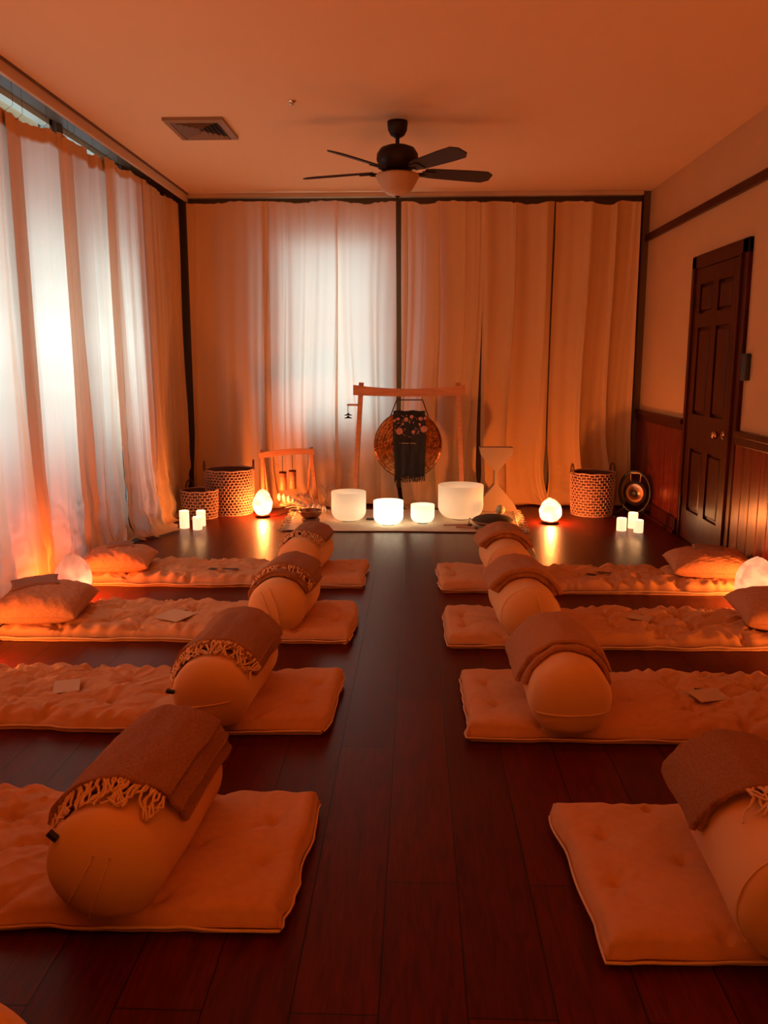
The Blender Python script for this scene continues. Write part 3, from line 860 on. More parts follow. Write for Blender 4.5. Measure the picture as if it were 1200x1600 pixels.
# ------------------------------------------------------------------ blankets over the bolsters
def blanket(k, label, layers, ya, yb, fringe=None, mat_key='blanket', seed=0, group=None):
    """layers: list of (y_front, y_back, angle_left, angle_right, thickness, skew) measured in the bolster's frame.
    angles from the top, left negative (degrees)"""
    t0, R, zc = bol[k]
    cx, y0 = BO[k][0], BO[k][1]
    rz = BO[k][4]
    loc = (cx, y0, zc - R)
    t = thing('folded_blanket', loc, label, 'blanket', group)
    r = R + .003
    for li, (f, bk, al, ar, th, sk) in enumerate(layers):
        n = 64
        m = 40
        A = np.radians(np.linspace(al, ar, n))
        # closed cross-section in (y, radial)
        cs = []
        e = th / 2
        L = bk - f
        for y in np.linspace(f + e, bk - e, 30): cs.append((y, th))
        for a in np.linspace(PI / 2, -PI / 2, 7)[1:-1]: cs.append((bk - e + e * math.cos(a), e + e * math.sin(a)))
        for y in np.linspace(bk - e, f + e, 14): cs.append((y, 0))
        for a in np.linspace(-PI / 2, -3 * PI / 2, 7)[1:-1]: cs.append((f + e + e * math.cos(a), e + e * math.sin(a)))
        cs = np.array(cs)
        Y = cs[:, 0][None, :] + 0 * A[:, None]
        D = cs[:, 1][None, :] + 0 * A[:, None]
        AA = A[:, None] + 0 * Y
        # skewed front edge and wobble
        wob = .010 * nz(AA * 3, Y * 0 + li, seed + 3) + .005 * nz(AA * 9, Y * 3, seed + 5)
        Y = Y + wob + sk * AA * .06
        n1 = .005 * nz(AA * 4 + 2, Y * 9, seed + 7 + li) + .0022 * nz(AA * 12, Y * 22, seed + 9 + li)
        top = (D > th * .4)
        rad = r + D + np.where(top, n1 + .003, 0)
        AA2 = AA + .03 * nz(Y * 8, AA * 0, seed + 13 + li) * (AA / max(abs(A[0]), abs(A[-1])))
        X = rad * np.sin(AA2); Z = rad * np.cos(AA2) * .98
        # beyond the side of the bolster the cloth hangs straight down
        over = np.clip(np.abs(AA2) - PI * .5, 0, None)
        X = np.where(over > 0, np.sign(AA2) * (rad + .01 * np.sin(Y * 40)), X)
        Z = np.where(over > 0, -over * rad, Z)
        P = np.stack([X, Y, Z + R], -1) + np.array(loc)
        b = MB(); b.grid(P, wv=True, flip=True)
        nn = len(cs); base = b.n - n * nn
        b.f.append(tuple(base + i for i in range(nn))); b.f.append(tuple(base + (n - 1) * nn + i for i in range(nn))[::-1])
        b.build('blanket_fold', M[mat_key], t)
        r += th * 1.02
    if fringe:
        fr_f, al, ar, cnt, ln, lift = fringe
        rnd = random.Random(seed + 99)
        fb = MB()
        dome = R * .52
        for i in range(cnt):
            a = math.radians(al + (ar - al) * (i + rnd.uniform(-.3, .3)) / (cnt - 1))
            L_ = ln * rnd.uniform(.7, 1.15)
            pts = []; seg = 9
            drift = rnd.uniform(-.30, .30); curl = rnd.uniform(-.02, .02)
            for q in range(seg):
                s = q / (seg - 1)
                y = fr_f - L_ * s * .85 + .006
                # bolster surface radius there
                if y < dome:
                    c = 1 - max(0.0, min(1.0, y / dome)); rs = R * math.sqrt(max(0.05, 1 - c * c))
                else: rs = R
                base_r = (r - .004) * (1 - min(1, s * 1.8)) + (rs + .007) * min(1, s * 1.8) + lift * math.sin(s * PI) * rnd.uniform(.6, 1.2)
                aa = a + drift * s * .6 + curl * 12 * math.sin(s * 5 + i) * s + rnd.uniform(-.02, .02)
                pts.append((loc[0] + base_r * math.sin(aa), loc[1] + y, loc[2] + R + base_r * math.cos(aa) * .98))
            fb.tube(pts, [.0042 * (1 - .3 * q / seg) for q in range(seg)], 5)
        fb.build('fringe', M['fringe'], t)
    t.rotation_euler = (0, 0, rz)
    return t


G1 = 'fringed blankets over the left bolsters'
G2 = 'folded blankets over the right bolsters'
blanket('L4', 'fringed wool blanket in stepped folds over the nearest left bolster', [
    (.175, .585, -66, 74, .013, .35), (.165, .59, -68, 60, .012, .25), (.150, .59, -70, 44, .011, .2)], 0, 0, (.150, -76, 42, 46, .085, .010), seed=11, group=G1)
blanket('L3', 'fringed wool blanket over the left bolster with the black side tag', [
    (.155, .57, -78, 74, .013, 0), (.135, .575, -80, 66, .012, 0), (.165, .58, -76, 60, .011, 0)], 0, 0, (.16, -84, 66, 52, .09, .014), seed=23, group=G1)
blanket('L2', 'fringed blanket with stacked folds and double front edge over the second left bolster', [
    (.150, .49, -84, 70, .012, 0), (.155, .50, -84, 34, .011, 0), (.225, .505, -70, 60, .010, 0), (.24, .51, -62, 48, .009, 0)], 0, 0, (.235, -72, 60, 40, .085, .014), seed=37, group=G1)
blanket('L1', 'fringed blanket over the farthest left bolster, just below the metal bowl', [
    (.20, .48, -74, 60, .013, 0), (.18, .49, -78, 52, .012, 0)], 0, 0, (.19, -82, 62, 40, .10, .014), seed=41, group=G1)
blanket('R1', 'thickly folded plain blanket over the farthest right bolster by the dark cushion', [
    (.24, .50, -62, 64, .028, 0), (.23, .50, -62, 64, .026, 0)], 0, 0, None, 'blanket2', 53, G2)
blanket('R2', 'thickly folded plain blanket over the second right bolster from the back', [
    (.225, .52, -62, 70, .028, 0), (.215, .52, -62, 70, .026, 0)], 0, 0, None, 'blanket2', 61, G2)
blanket('R3', 'plain blanket drooping down the right side of the third right bolster', [
    (.16, .52, -78, 88, .019, .35), (.19, .55, -82, 74, .017, .3)], 0, 0, None, 'blanket2', 73, G2)
blanket('R4', 'fringed wool blanket over the nearest right bolster, cut by the photo edge', [
    (.31, .60, -80, 84, .014, 0), (.29, .61, -82, 80, .013, -.3)], 0, 0, (.29, -22, 76, 36, .095, .014), 'blanket', 89, 'fringed blanket on the right')


# ------------------------------------------------------------------ pillows, eye pillows
def pillow_mesh(w, d, h, seed, mat_, parent, loc, name='pillow_cover', rough=1.0, quilt=False):
    n = 64
    u = np.linspace(-1, 1, n)[None, :]; v = np.linspace(-1, 1, n)[:, None]
    u = u + 0 * v; v = v + 0 * u
    prof = np.clip((1 - np.abs(u) ** 2.6) * (1 - np.abs(v) ** 2.6), 0, 1) ** .42
    pin = 1 - .07 * (1 - np.abs(v) ** 2) * (np.abs(u) ** 4)
    pin2 = 1 - .07 * (1 - np.abs(u) ** 2) * (np.abs(v) ** 4)
    X = u * w / 2 * pin; Y = v * d / 2 * pin2
    wr = (.006 * nz(u * 3, v * 3, seed) + .004 * nz(u * 9 + v * 4, v * 8, seed + 1)) * rough
    if quilt: wr = wr + .0016 * np.sin(v * 50 + 2.0 * np.sin(u * 22))
    zt_ = h * .62 * prof + wr * (prof > .2)
    zb_ = -h * .38 * prof
    zb_ = np.maximum(zb_, -h * .34)
    b = MB(); o = np.array(loc) + np.array([0, 0, h * .34])
    b.grid(np.stack([X, Y, zt_], -1) + o); b.grid(np.stack([X, Y, zb_], -1) + o, flip=True)
    return b.build(name, mat_, parent)


def pillow(loc, w, d, h, rz, seed, label, tilt=(0, 0), group=None, quilt=False, m='pillow'):
    t = thing('pillow', loc, label, 'pillow', group)
    c = pillow_mesh(w, d, h, seed, M[m], t, loc, quilt=quilt)
    # seam piping round the edge
    pts = []
    n = 40
    for (sx, sy, dx, dy) in ((-1, -1, 1, 0), (1, -1, 0, 1), (1, 1, -1, 0), (-1, 1, 0, -1)):
        for q in range(n):
            s = 2 * q / n
            u = sx + dx * s; v = sy + dy * s
            px = u * w / 2 * (1 - .07 * (1 - v * v) * u ** 4); py = v * d / 2 * (1 - .07 * (1 - u * u) * v ** 4)
            pts.append((loc[0] + px, loc[1] + py, loc[2] + h * .34))
    MB().tube(pts, .003, 5, closed=True).build('piping', M[m], t)
    t.rotation_euler = (tilt[0], tilt[1], rz)
    return t


pillow((-1.88, 5.10, .072), .42, .36, .15, .12, 5, 'rust velvet pillow on the farthest left mat against the backlit curtain', (0.05, 0), 'pillows at the wall ends of the mats')
pillow((-1.915, 4.09, .074), .44, .44, .17, .10, 6, 'large rust velvet pillow on the second left mat, in front of the salt lamp', (0.04, 0), 'pillows at the wall ends of the mats')
pillow((1.83, 5.10, .072), .50, .38, .16, -.10, 7, 'quilted rust pillow on the farthest right mat before the door', (0.06, 0), 'pillows at the wall ends of the mats', quilt=True)
pillow((1.88, 4.10, .074), .52, .44, .17, -.10, 8, 'rust pillow on the second right mat, cut by the photo edge', (0.04, 0), 'pillows at the wall ends of the mats')


def eye_pillow(loc, w, d, rz, tilt, label):
    t = thing('eye_pillow', loc, label, 'eye pillow', 'eye pillows lying on the pillows')
    pillow_mesh(w, d, .032, int(w * 1000), M['eyepillow'], t, loc, 'pouch', .3)
    e = MB()
    e.tube([(loc[0] - w * .47, loc[1] - d * .47, loc[2] + .011), (loc[0] + w * .47, loc[1] - d * .47, loc[2] + .011)], .003, 6)
    e.build('edge_seam', M['pillow'], t)
    t.rotation_euler = (tilt[0], tilt[1], rz)


eye_pillow((-1.88, 5.13, .205), .17, .11, .35, (.02, -.02), 'small brown eye pillow lying on the farthest left pillow')
eye_pillow((-1.98, 4.14, .226), .24, .17, .45, (.05, -.06), 'brown eye pillow lying on the large left pillow by the salt lamp')
eye_pillow((1.83, 5.13, .214), .20, .13, -.25, (.05, .03), 'brown eye pillow lying on the quilted right pillow')
eye_pillow((1.93, 4.16, .226), .20, .14, -.35, (.05, .05), 'brown eye pillow on the right pillow cut by the photo edge')


# ------------------------------------------------------------------ cards on the mats
def card(k, x, y, w, d, rz, label, pen=False, m='card'):
    z = max(mat_z(mats[k], x + i * w * .4, y + j * d * .4) for i in (-1, 0, 1) for j in (-1, 0, 1)) + .001
    t = thing('note_card', (x, y, z), label, 'card', 'cards left on the mats')
    R = Matrix.Translation((x, y, z)) @ Matrix.Rotation(rz, 4, 'Z') @ Matrix.Rotation(.02, 4, 'X')
    MB().box((-w / 2, -d / 2, 0), (w / 2, d / 2, .002), .0006, M=R).build('sheet', M[m], t, smooth=False)
    if pen:
        Rb = R @ Matrix.Translation((w * .18, d * .42, -.001)) @ Matrix.Rotation(-.5, 4, 'Z')
        MB().box((-w * .35, -.012, -.003), (w * .35, .012, .0), .0006, M=Rb).build('dark_envelope', M['darkcard'], t, smooth=False)
    return t


card('L3', -1.40, 3.13, .10, .13, .35, 'pale square card on the wrinkled left mat, third from the back')
card('L2', -1.23, 4.08, .16, .16, -.45, 'pale card with a dark edge on the left mat beside the large pillow', True)
card('L1', -1.27, 5.05, .05, .035, -.4, 'small dark card on the farthest left mat, the one nearer the pillow', m='darkcard')
card('L1', -1.16, 5.05, .10, .035, -.1, 'small dark card on the farthest left mat, the one nearer the blanket', m='darkcard')
card('R1', 1.09, 5.03, .06, .03, -.6, 'small dark card on the farthest right mat, the one nearer the bolster', m='darkcard')
card('R1', 1.18, 5.08, .08, .03, -.4, 'small dark card on the farthest right mat, the one nearer the pillow', m='darkcard')
card('R2', 1.15, 4.13, .11, .08, -.5, 'pale card with dark envelope on the second right mat', True)
card('R3', 1.15, 3.12, .13, .11, .25, 'pale card with dark envelope on the third right mat', True)

# ------------------------------------------------------------------ salt lamps
SHELL_BRIGHT = glow_shell('salt_crystal_bright', (0.05, 0.032, 0.022), .8, .30, (1, .42, .16), (1.0, .72, .46), .75, veins=(.025, .009, .005))
SHELL_PINK = glow_shell('salt_crystal_pink', (0.014, 0.007, 0.006), .8, .26, (1, .30, .10), (1.0, .36, .22), .30, veins=(.009, .003, .003))
SHELL_PALE = glow_shell('salt_crystal_pale', (0.022, 0.013, 0.009), .8, .28, (1, .42, .16), (1.0, .52, .30), .42, veins=(.008, .003, .002))


def salt_lamp(loc, r, h, seed, label, m, power, bulb_dx=0.0, bulb_dy=0.0, tall=1.0):
    t = thing('salt_lamp', loc, label, 'salt lamp', 'glowing salt lamps on the floor')
    nv, nu = 22, 30
    ph = np.linspace(0, PI, nv)[:, None]; th = np.linspace(0, 2 * PI, nu, endpoint=False)[None, :]
    zz = (1 - np.cos(ph)) / 2
    prof = np.sin(ph) ** .72 * (1.0 - .33 * zz ** 1.5 + .10 * np.sin(zz * PI))
    lump = 1 + .07 * nz(np.cos(th) * 2.2 + 5, np.sin(th) * 2.2 + zz * 5, seed) + .035 * nz(np.cos(th) * 6 + 5, np.sin(th) * 6 + zz * 11, seed + 1)
    X = r * prof * lump * np.cos(th); Y = r * prof * lump * np.sin(th)
    Z = .018 + zz * (h - .018) + .012 * (zz > .6) * nz(np.cos(th) * 2, np.sin(th) * 2, seed + 4) + 0 * th
    b = MB(); b.grid(np.stack([X, Y, Z], -1) + np.array(loc), wv=True)
    b.build('salt_crystal', m, t)
    MB().lathe([(0, 0), (r * .70, 0), (r * .74, .006), (r * .72, .022), (r * .5, .028), (0, .028)], loc, 32).build('wooden_base', M['darkwood'], t)
    point_light('salt_lamp_bulb', (bulb_dx, bulb_dy, h * .40), power, SALT, .028, t)
    return t


S1 = salt_lamp((-1.36, 7.27, 0), .085, .245, 3, 'egg-shaped glowing salt lamp on the floor beside the tall left basket', SHELL_BRIGHT, 90)
salt_lamp((1.16, 7.07, 0), .098, .215, 8, 'round glowing salt lamp on the floor left of the right-hand basket', SHELL_BRIGHT, 90, .01)
salt_lamp((-2.00, 4.66, 0), .105, .265, 12, 'pink salt lamp between the two left mats beside the curtain', SHELL_PINK, 60, .035, -.02)
salt_lamp((1.93, 4.63, 0), .115, .28, 15, 'pale salt lamp between the two right mats beside the wainscot', SHELL_PALE, 60, .02)
# more unseen salt lamps along both walls, added to warm the room
salt_lamp((-2.03, 3.52, 0), .10, .25, 21, 'unseen salt lamp by the left curtain beyond the left edge of the photo', SHELL_PALE, 42)
salt_lamp((1.98, 3.55, 0), .10, .25, 22, 'unseen salt lamp by the wainscot beyond the right edge of the photo', SHELL_PALE, 42)
salt_lamp((-1.98, 2.58, 0), .10, .25, 23, 'nearer added salt lamp by the left curtain beyond the photo edge', SHELL_PINK, 8)
salt_lamp((1.95, 2.56, 0), .10, .25, 24, 'nearer added salt lamp by the wainscot beyond the photo edge', SHELL_PINK, 8)
cb = MB()
cb.tube([(-1.29, 7.28, .006), (-1.24, 7.32, .005), (-1.20, 7.42, .006), (-1.15, 7.50, .008), (-1.13, 7.53, .010)], .0035, 6)
cb.tube([(-1.11, 7.56, .010), (-1.05, 7.66, .006), (-1.0, 7.80, .006)], .0035, 6)
cb.build('power_cord', M['black'], S1)
MB().box((-1.145, 7.515, .002), (-1.095, 7.575, .024), .006).build('cord_switch', M['black'], S1)

# ------------------------------------------------------------------ candles
def candle(loc, r, h, label, group):
    t = thing('pillar_candle', loc, label, 'candle', group)
    x, y, z = loc
    MB().lathe([(0, 0), (r * .96, 0), (r, .004), (r, h - .008), (r * .97, h - .002), (r * .90, h), (r * .85, h - .004), (r * .80, h - .014)], loc, 28, caps=False).build('wax_body', M['candle'], t)
    MB().lathe([(0, h - .016), (r * .81, h - .014)], loc, 28, caps=False).build('melt_pool', M['candletop'], t)
    MB().tube([(x, y, h - .016), (x + .001, y, h - .004)], .0018, 5).build('wick', M['black'], t)
    point_light('candle_flame_light', (0, 0, h + .012), .35, (1, .5, .18), .006, t)


M['flame'] = emit_mat('candle_flame', (1, .8, .5), (1, .72, .36), 10)
gL = 'three pillar candles by the left curtain'; gR = 'three pillar candles before the right basket'
candle((-1.925, 6.76, 0), .040, .148, 'tallest of the three left pillar candles, beside the curtain', gL)
candle((-1.81, 6.86, 0), .038, .132, 'middle-height left pillar candle, behind the shortest one', gL)
candle((-1.80, 6.70, 0), .038, .108, 'shortest of the three left pillar candles, in front', gL)
candle((1.70, 6.79, 0), .040, .106, 'pillar candle standing alone on the left of the right three', gR)
candle((1.82, 6.90, 0), .040, .132, 'taller right pillar candle, half hidden behind another', gR)
candle((1.82, 6.72, 0), .038, .104, 'short pillar candle at the front of the right-hand pair', gR)

# ------------------------------------------------------------------ baskets
def basket(loc, r, h, label, rows_, cells, hand=(0.0, PI), group='woven baskets', taper=.93):
    t = thing('woven_basket', loc, label, 'basket', group)
    L = np.array(loc)
    rad = lambda z: r * (taper + (1 - taper) * (z / h) + .03 * math.sin(z / h * PI))
    prof = [(0, .006)] + [(rad(0) * .97, .006)] + [(rad(z) - .007, z) for z in np.linspace(.01, h - .004, 12)] + [(rad(z) - .012, z) for z in np.linspace(h - .004, .014, 12)] + [(0, .014)]
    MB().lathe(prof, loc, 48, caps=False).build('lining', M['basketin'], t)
    wb_ = MB()
    rnd = random.Random(int(r * 1000))
    for i in range(rows_ + 1):
        z = h * i / rows_
        pts = [(L[0] + (rad(z) - .002) * math.cos(a), L[1] + (rad(z) - .002) * math.sin(a), max(.005, z + .0025 * math.sin(a * 9 + i))) for a in np.linspace(0, 2 * PI, 64, endpoint=False)]
        wb_.tube(pts, .0042 if i not in (0, rows_) else .007, 5, closed=True)
    for i in range(rows_):
        z0, z1 = h * i / rows_, h * (i + 1) / rows_
        for j in range(cells):
            a = 2 * PI * (j + .5 * (i % 2) + rnd.uniform(-.06, .06)) / cells
            p0 = (L[0] + (rad(z0) - .001) * math.cos(a), L[1] + (rad(z0) - .001) * math.sin(a), z0)
            p1 = (L[0] + (rad(z1) - .001) * math.cos(a), L[1] + (rad(z1) - .001) * math.sin(a), z1)
            wb_.tube([p0, p1], .0046, 5, caps=False)
    wb_.build('woven_side', M['basket'], t)
    for a in hand:
        c, s = math.cos(a), math.sin(a)
        R_ = rad(h)
        pts = []
        for q in np.linspace(0, PI, 14):
            off = .042 * math.cos(q)
            pts.append((L[0] + R_ * c - s * off, L[1] + R_ * s + c * off, h - .01 + .085 * math.sin(q)))
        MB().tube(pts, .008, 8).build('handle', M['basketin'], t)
    return t


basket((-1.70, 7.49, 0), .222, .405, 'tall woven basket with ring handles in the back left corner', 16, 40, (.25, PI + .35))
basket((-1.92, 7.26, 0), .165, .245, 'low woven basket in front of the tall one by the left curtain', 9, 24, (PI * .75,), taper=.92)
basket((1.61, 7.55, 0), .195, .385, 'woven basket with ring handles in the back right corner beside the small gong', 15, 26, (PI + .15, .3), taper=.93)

# ------------------------------------------------------------------ small gong on its round stand (right corner)
sx, sy = 1.96, 7.42
sg = thing('small_gong', (sx, sy, 0), 'small bronze gong in a round black stand beside the right basket', 'gong')
pts = [(.15 * math.cos(a), 0, .225 + .185 * math.sin(a)) for a in np.linspace(0, 2 * PI, 48, endpoint=False)]
f = MB(); f.tube(pts, .012, 10, closed=True)
f.build('round_frame', M['black'], sg) if False else None
def rotated(b, loc, rz):
    Rm = np.array([[math.cos(rz), -math.sin(rz), 0], [math.sin(rz), math.cos(rz), 0], [0, 0, 1]])
    b.v = [v @ Rm.T + np.array(loc) for v in b.v]
    return b
RZ = -.75
rotated(f, (sx, sy, 0), RZ).build('round_frame', M['black'], sg)
f = MB()
for s in (-1, 1):
    f.tube([(s * .10, 0, .075), (s * .11, -.05, .04), (s * .12, -.13, .008)], .009, 8)
    f.tube([(s * .10, 0, .075), (s * .11, .05, .04), (s * .12, .13, .008)], .009, 8)
rotated(f, (sx, sy, 0), RZ).build('feet', M['black'], sg)
dsc = [(0, -.012), (.026, -.012), (.030, -.004), (.075, -.002), (.082, .0), (.115, .004), (.118, .02), (.112, .02), (.11, .008), (0, .004)]
f = MB(); f.lathe([(0, -.020), (.024, -.019), (.030, -.012)], (0, 0, .215), 32, caps=False, axis='y'); rotated(f, (sx, sy, 0), RZ).build('centre_boss', M['black'], sg)
f = MB(); f.lathe(dsc[1:5], (0, 0, .215), 40, caps=False, axis='y'); rotated(f, (sx, sy, 0), RZ).build('polished_face', M['brightbronze'], sg)
f = MB(); f.lathe(dsc[4:], (0, 0, .215), 40, caps=False, axis='y'); rotated(f, (sx, sy, 0), RZ).build('dark_rim', M['fanmetal'], sg)
f = MB()
for s in (-1, 1): f.tube([(s * .045, 0, .318), (s * .05, 0, .40)], .003, 6)
rotated(f, (sx, sy, 0), RZ).build('cord', M['fringe'], sg)
f = MB(); f.tube([(-.05, 0, .40), (-.02, -.012, .395), (.02, -.014, .40), (.05, -.004, .395), (.055, 0, .37)], .007, 8); rotated(f, (sx, sy, 0), RZ).build('white_tie', M['card'], sg)

# ------------------------------------------------------------------ altar rug
b = MB()
nx, ny = 120, 60
U = np.linspace(0, 1, nx)[None, :]; V = np.linspace(0, 1, ny)[:, None]
X = (-1.02 + 1.90 * U) + .10 * (V - .5) * (0 * U + 1) * .6 - .10 * (V) * (1 - U)
Y = 6.66 + 1.02 * V + .02 * nz(U * 4, V * 0, 3) + 0 * U
Z = .006 + .004 * np.abs(nz(U * 14, V * 8, 5)) + 0 * U
P = np.stack([X, Y, Z], -1)
Pb = P.copy(); Pb[..., 2] = .001
b.grid(P); b.grid(Pb, flip=True)
rug = thing('altar_rug', (-.05, 7.15, 0), 'cream fringed rug spread under the singing bowls', 'rug')
b.build('rug_cloth', M['rug'], rug)
for side_, col_ in ((0, 0), (1, nx - 1)):
    fb = MB(); rnd = random.Random(4 + side_)
    for i in range(58):
        j = min(ny - 1, int(i / 58 * ny)); p = P[j, col_]
        s = -1 if side_ == 0 else 1
        pts = [tuple(p)]
        yy = rnd.uniform(-.02, .02); ln = rnd.uniform(.05, .085)
        for q in range(1, 5):
            pts.append((p[0] + s * ln * q / 4, p[1] + yy * q / 4 + rnd.uniform(-.006, .006) + i * .0002, .008 + .008 * math.sin(q * 1.3 + i) * (q < 4)))
        fb.tube(pts, .004, 5)
    fb.build('fringe', M['rug'], rug)
eb = MB(); eb.tube([(float(p[0]), float(p[1]) - .002, .006) for p in P[0, ::3]], .005, 6)
eb.build('front_hem', M['brownfab'], rug)

# ------------------------------------------------------------------ crystal singing bowls
def crystal_bowl(loc, r, h, label, em, power, col):
    m = glow_shell('frosted_quartz', (0.85, 0.80, 0.70), .55, 0.0, (1, 1, 1), col, em)
    t = thing('crystal_bowl', loc, label, 'singing bowl', 'frosted crystal singing bowls')
    c = r * .55
    pr = [(r * .30, .012)]
    for a in np.linspace(-PI / 2, 0, 12): pr.append((r - c + c * math.cos(a), .012 + c + c * math.sin(a)))
    pr += [(r, h * .7), (r * 1.005, h - .004), (r - .002, h), (r - .008, h - .001), (r - .010, h * .7)]
    for a in np.linspace(0, -PI / 2, 10): pr.append((r - c + (c - .009) * math.cos(a), .020 + c + (c - .009) * math.sin(a)))
    pr.append((0, .021))
    b = MB(); b.lathe([(0, .012)] + pr, loc, 56, caps=False)
    b.build('bowl_wall', m, t)
    ring = [(loc[0] + r * .42 * math.cos(a), loc[1] + r * .42 * math.sin(a), .014) for a in np.linspace(0, 2 * PI, 32, endpoint=False)]
    MB().tube(ring, .0065, 8, closed=True).build('rubber_ring', M['black'], t)
    point_light('bowl_light', (0, 0, .05), power, col, .02, t)
    return t


WHT = (1.0, .88, .64)
crystal_bowl((-.575, 7.10, .004), .150, .262, 'frosted crystal bowl, leftmost, beside the dried palm leaves', .22, .30, (1.0, .70, .42))
crystal_bowl((-.225, 6.93, .004), .126, .212, 'brightest frosted crystal bowl, glowing white, second from left', .75, 1.2, WHT)
crystal_bowl((.065, 7.02, .004), .101, .166, 'smallest frosted crystal bowl, third from left', .45, .30, WHT)
crystal_bowl((.40, 7.24, .004), .198, .305, 'largest frosted crystal bowl, below the right post of the gong stand', .20, .55, (1.0, .62, .34))

# metal singing bowl on a small ring cushion
t = thing('ring_cushion', (-.90, 7.03, 0.004), 'small dark ring cushion under the metal singing bowl', 'cushion')
ring = [(-.90 + .06 * math.cos(a), 7.03 + .06 * math.sin(a), .026) for a in np.linspace(0, 2 * PI, 32, endpoint=False)]
MB().tube(ring, .020, 10, closed=True).build('ring_pad', M['brownfab'], t)
t = thing('metal_singing_bowl', (-.90, 7.03, .03), 'dark hammered metal singing bowl on the left front corner of the rug', 'singing bowl')
pr = [(0, .034)] + [(.098 * math.sin(a) ** .8, .034 + .072 * (1 - math.cos(a))) for a in np.linspace(.15, 1.50, 12)] + [(.102, .108), (.096, .108)] + [(.092 * math.sin(a) ** .8, .040 + .066 * (1 - math.cos(a))) for a in np.linspace(1.50, .15, 10)] + [(0, .041)]
MB().lathe(pr, (-.90, 7.03, 0), 44, caps=False).build('bowl_body', M['bowlmetal'], t)
ring = [(-.90 + .100 * math.cos(a), 7.03 + .100 * math.sin(a), .109) for a in np.linspace(0, 2 * PI, 40, endpoint=False)]
MB().tube(ring, .003, 6, closed=True).build('rim_lip', M['brass'], t)

# black remote on the rug
t = thing('remote_control', (-.385, 7.14, .01), 'tiny black remote lying between the two left crystal bowls', 'remote')
MB().box((-.425, 7.115, .011), (-.345, 7.16, .024), .005).build('remote_body', M['black'], t)
b = MB()
for i in range(3): b.lathe([(.006, .024), (.005, .0255), (0, .0256)], (-.41 + i * .022, 7.135, 0), 10)
b.build('buttons', M['silver'], t)

# ------------------------------------------------------------------ big gong, its stand and shawl
gy = 7.56
st = thing('gong_stand', (-.07, gy, 0), 'tall warm wood gong stand with a crossbeam, leaning outward at the feet', 'gong stand')
def beam(p0, p1, w, d, bev=.004):
    p0, p1 = Vector(p0), Vector(p1)
    ax = (p1 - p0); L_ = ax.length
    q = ax.to_track_quat('Z', 'Y').to_matrix().to_4x4()
    # keep the depth along world y
    z = ax.normalized(); y = Vector((0, 1, 0)); x = y.cross(z).normalized(); y = z.cross(x)
    R = Matrix(((x.x, y.x, z.x, p0.x), (x.y, y.y, z.y, p0.y), (x.z, y.z, z.z, p0.z), (0, 0, 0, 1)))
    return MB().box((-w / 2, -d / 2, 0), (w / 2, d / 2, L_), bev, M=R)
beam((-.560, gy, .06), (-.490, gy, 1.185), .042, .07).build('post', M['wood'], st, smooth=False)
beam((.435, gy, .06), (.375, gy, 1.185), .042, .07).build('post', M['wood'], st, smooth=False)
# gently arched crossbeam
b = MB(); n = 24
xs_ = np.linspace(-.56, .44, n)
topz = 1.165 + .000 * xs_ - .035 * (1 - ((xs_ + .06) / .5) ** 2)
botz = 1.075 - .025 * (1 - ((xs_ + .06) / .5) ** 2) * 0 - .012 * (1 - ((xs_ + .06) / .5) ** 2)
P = np.zeros((n, 4, 3))
for i in range(n):
    P[i] = [(xs_[i], gy - .055, botz[i]), (xs_[i], gy - .015, botz[i]), (xs_[i], gy - .015, topz[i]), (xs_[i], gy - .055, topz[i])]
b.grid(P, wv=True, flip=True); b.f.append((0, 1, 2, 3)); b.f.append(tuple((n - 1) * 4 + i for i in (3, 2, 1, 0)))
b.build('crossbeam', M['wood'], st, smooth=False)
for x in (-.565, .44):
    MB().box((x - .03, gy - .09, 0.012), (x + .03, gy + .12, .065), .01).build('foot', M['darkwood'], st, smooth=False)
b = MB().tube([(-.50, gy - .01, .985), (-.62, gy - .01, .985)], .009, 8)
b.build('side_peg', M['wood'], st)
for x in (-.17, .06):
    MB().tube([(x, gy - .035, 1.078), (x, gy - .035, 1.05), (x, gy - .035, 1.03)], .004, 6).build('hook', M['black'], st)

gc = (-.068, gy - .05, .628)
gg = thing('large_gong', (gc[0], gc[1], gc[2]), 'large round hammered bronze gong hanging in the tall wooden stand', 'gong')
pr = [(0, -.014)] + [(r_, -.014 + .012 * (r_ / .30) ** 2 + .0012 * math.sin(r_ * 240)) for r_ in np.linspace(.01, .295, 40)] + [(.303, .004), (.306, .016), (.304, .028), (.298, .028), (.297, .010)] + [(r_, .006 - .006 * (r_ / .3)) for r_ in np.linspace(.29, 0, 6)]
MB().lathe(pr, gc, 72, caps=False, axis='y').build('gong_disc', M['bronze'], gg)
ring = [(gc[0] + .303 * math.cos(a), gc[1] + .010, gc[2] + .303 * math.sin(a)) for a in np.linspace(0, 2 * PI, 72, endpoint=False)]
MB().tube(ring, .0055, 8, closed=True).build('turned_rim', M['bowlmetal'], gg)
b = MB().tube([(-.235, gc[1] + .02, .875), (-.222, gc[1] + .02, .90), (-.172, gc[1] + .015, 1.028), (-.168, gc[1] + .015, 1.032), (.058, gc[1] + .015, 1.032), (.062, gc[1] + .015, 1.028), (.115, gc[1] + .02, .88)], .005, 8)
b.build('hanging_cord', M['black'], gg)

